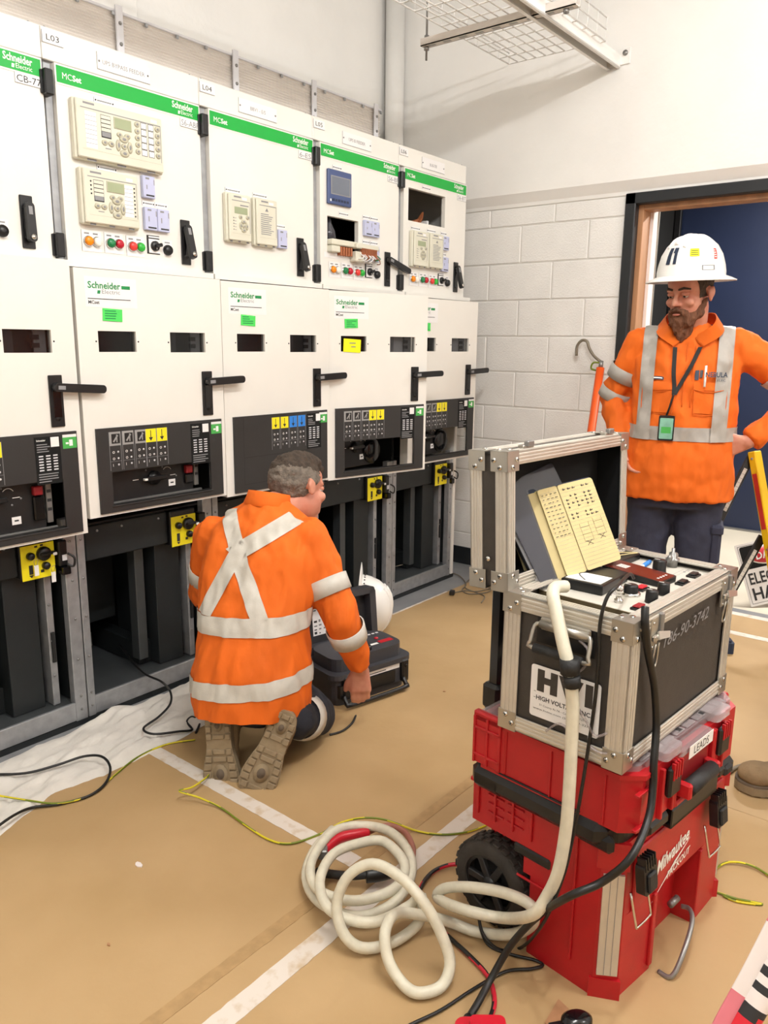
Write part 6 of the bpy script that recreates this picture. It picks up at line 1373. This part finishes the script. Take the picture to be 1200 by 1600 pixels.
for i in range(4): patch(b, HT, D_(175), D_(170), .065 + .008 * i, .068 + .008 * i, 'white_print', .0026, 3, D_(.5))
for i in range(2): patch(b, HT, D_(112 + i * 6), D_(115 + i * 6), .022, .048, 'label_grey', .002, 3, D_(-3))
patch(b, HT, D_(168), D_(145), .036, .038, 'ink_grey', .002, 6); patch(b, HT, D_(168), D_(145), .020, .022, 'ink_grey', .002, 6); patch(b, HT, D_(147), D_(145), .020, .038, 'ink_grey', .002, 3); patch(b, HT, D_(168), D_(166), .020, .038, 'ink_grey', .002, 3)
b.build('hat_stickers', ob, 'navy logo, yellow sticker and red lettering', kind='stuff')
# shirt front: collar, pockets, logo, pen, lanyard and badge
def front(r, u, lift=.002): return onto(tree, J(r, .0, u), -F, lift)
def sheet(b, r0, r1, u0, u1, mt, lift, k=6):
    vs = [front(r0 + (r1 - r0) * i / k, u0 + (u1 - u0) * j / k, lift) for j in range(k + 1) for i in range(k + 1)]
    b.add(vs, [(j * (k + 1) + i, j * (k + 1) + i + 1, (j + 1) * (k + 1) + i + 1, (j + 1) * (k + 1) + i) for j in range(k) for i in range(k)], mt, True)
for s in (1, -1):
    b = MB(); c = s * .095; sheet(b, c - .058, c + .058, 1.095, 1.20, 'orange_fabric', .004); b.tube([front(c - .058, 1.2, .007), front(c - .058, 1.1, .007), front(c - .045, 1.09, .007), front(c + .045, 1.09, .007), front(c + .058, 1.1, .007), front(c + .058, 1.2, .007)], .0018, 'orange_fabric_dark', 5, 3)
    sheet(b, c - .062, c + .062, 1.185, 1.215, 'orange_fabric', .008); b.tube([front(c - .062, 1.19, .008), front(c, 1.178, .008), front(c + .062, 1.19, .008)], .0018, 'orange_fabric_dark', 5, 4); b.build('chest_pocket', ob)
b = MB(); b.tube([front(.0, 1.37, .003), front(.003, 1.25, .003), front(.004, 1.12, .003)], .0025, 'orange_fabric_dark', 5, 5); b.tube([front(-.03, 1.36, .003), front(-.028, 1.25, .003), front(-.026, 1.12, .003)], .0025, 'orange_fabric_dark', 5, 5); b.build('placket', ob)
b = MB()
for s in (1, -1):
    base = J(0, 0, 1.44); P0 = [base + Rr * s * .012 + F * .085 - UPV * .05, base + Rr * s * .085 + F * .05 + UPV * .0, base + Rr * s * .085 - F * .03 + UPV * .045, base - F * .085 + UPV * .04]
    P1 = [base + Rr * s * .055 + F * .115 - UPV * .085, base + Rr * s * .118 + F * .07 - UPV * .04, base + Rr * s * .112 - F * .04 + UPV * .0, base - F * .105 - UPV * .0]
    A_ = spline(P0, 6); B_ = spline(P1, 6); nA = len(A_); vs = A_ + B_ + [q + (F * .3 + Rr * s * .5 + UPV * .4) * .006 for q in A_] + [q + (F * .3 + Rr * s * .5 + UPV * .4) * .006 for q in B_]; fs = []
    for i in range(nA - 1): fs += [(i, i + 1, nA + i + 1, nA + i), (2 * nA + i, 2 * nA + i + 1, 3 * nA + i + 1, 3 * nA + i), (i, i + 1, 2 * nA + i + 1, 2 * nA + i), (nA + i, nA + i + 1, 3 * nA + i + 1, 3 * nA + i)]
    b.add(vs, fs, 'orange_fabric', True)
b.build('collar', ob)
def ptext(b, txt, r0, u0, w, h, mt, lift=.006):
    vs, fs, tw, th = text_geo(txt); c0, c1, c2, c3 = front(r0, u0, 0), front(r0 - w, u0, 0), front(r0, u0 + h, 0), front(r0 - w, u0 + h, 0)
    Q = [c0.lerp(c1, x / tw).lerp(c2.lerp(c3, x / tw), y / th) for x, y in vs]
    up = max((front(r0 - x / tw * w, u0 + y / th * h, 0) - q).dot(F) for (x, y), q in zip(vs, Q)) + .014
    b.add([q + F * up for q in Q], fs, mt)
b = MB(); ptext(b, 'NEBULA', -.074, 1.238, .080, .020, 'navy_cover', .018); ptext(b, 'ELEC', -.118, 1.222, .030, .009, 'navy_cover', .018); sheet(b, -.036, -.048, 1.225, 1.262, 'navy_cover', .006, 3); sheet(b, -.051, -.062, 1.235, 1.262, 'case_grey', .006, 3); sheet(b, .078, .122, 1.222, 1.234, 'navy_cover', .008, 3); sheet(b, .085, .115, 1.226, 1.230, 'white_print', .009, 3); b.build('shirt_logo', ob, 'NEBULA chest logo', kind='stuff')
b = MB(); b.cyl(front(-.068, 1.20, .020), front(-.066, 1.275, .020), .0045, 'white_print', 8); b.build('pen', ob, 'white pen in the pocket')
b = MB()
LPT = [[(-.045, 1.35), (-.036, 1.325), (-.02, 1.28), (.02, 1.20), (.035, 1.165)], [(.048, 1.35), (.048, 1.32), (.045, 1.25), (.040, 1.20), (.037, 1.165)]]
for L_ in LPT:
    C_ = spline([front(r, u, .010) for r, u in L_], 5); vs = []; 
    for c in C_: vs += [c + Rr * .008, c - Rr * .008, c + Rr * .008 + F * .002, c - Rr * .008 + F * .002]
    fs = []
    for i in range(len(C_) - 1): o = 4 * i; fs += [(o, o + 1, o + 5, o + 4), (o + 2, o + 3, o + 7, o + 6), (o, o + 2, o + 6, o + 4), (o + 1, o + 3, o + 7, o + 5)]
    b.add(vs, fs, 'inside_black')
b.tube([front(.037, 1.17, .012), front(.045, 1.12, .014), front(.052, 1.085, .014)], .004, 'black_plastic', 6, 4); b.build('lanyard', ob)
bc = front(.058, 1.035, .016); BT = Matrix(((-Rr.x, 0, F.x, bc.x), (-Rr.y, 0, F.y, bc.y), (0, 1, 0, bc.z), (0, 0, 0, 1)))
b = MB(BT); b.prism(rrect(-.030, .030, -.05, .05, .006), 0, .004, 'black_plastic'); b.prism(rrect(-.025, .025, -.043, .040, .004), .004, .0048, 'tag_teal'); b.rect(-.018, .018, -.02, .005, 'sticker_green', None, .0051); b.build('id_badge', ob, 'green ID badge in a black holder')
b = MB(); c = J(.205, .12, .72); b.tube([c, c + F * .02 - UPV * .02, c - UPV * .05, c - F * .015 - UPV * .03, c], .006, 'clip_red', 8, 4); b.build('belt_clip', ob, 'red clip at the belt')
b = MB()
cp = J(-.168, .01, .56); 
b.box(-.02, .026, -.075, .075, -.09, .07, 'navy_fabric', .012, Matrix(((-Rr.x, F.x, 0, cp.x), (-Rr.y, F.y, 0, cp.y), (0, 0, 1, cp.z), (0, 0, 0, 1)))); b.box(-.022, .031, -.08, .08, .035, .08, 'navy_fabric', .010, Matrix(((-Rr.x, F.x, 0, cp.x), (-Rr.y, F.y, 0, cp.y), (0, 0, 1, cp.z), (0, 0, 0, 1)))); b.build('cargo_pocket', ob)
# ---------------------------------------------------------------- man cut by the right edge
p3 = thing('person', 'person in orange hi-vis clothes and tan boots, mostly cut off by the right edge', 'person', (1.640, -2.155, 0))
standing(p3, (1.640, -2.155, 0), (-.62, .785, 0), dict(fabric='orange_fabric_dark', tape='reflective_grey', legs='navy_fabric', lean=.0, wide=1.0,
    arms=((.25, -.06, 1.10), (.24, -.06, .86), (-.26, -.10, 1.10), (-.26, -.10, .85)), head=(0, .05, 1.56), look=lambda F, R: F - UPV * .2,
    handR=lambda F, R: (-UPV + F * .2, F, -R, (.3, .4, .3)), handL=lambda F, R: (-UPV + F * .2, F, R, (.3, .4, .3)), ankles=((.11, -.05, .10), (-.06, -.16, .10)), feet=lambda F, R: (F, F),
    band=(1.0, 1.055), braces=(), shirt='orange hi-vis shirt', trousers='navy work trousers'))
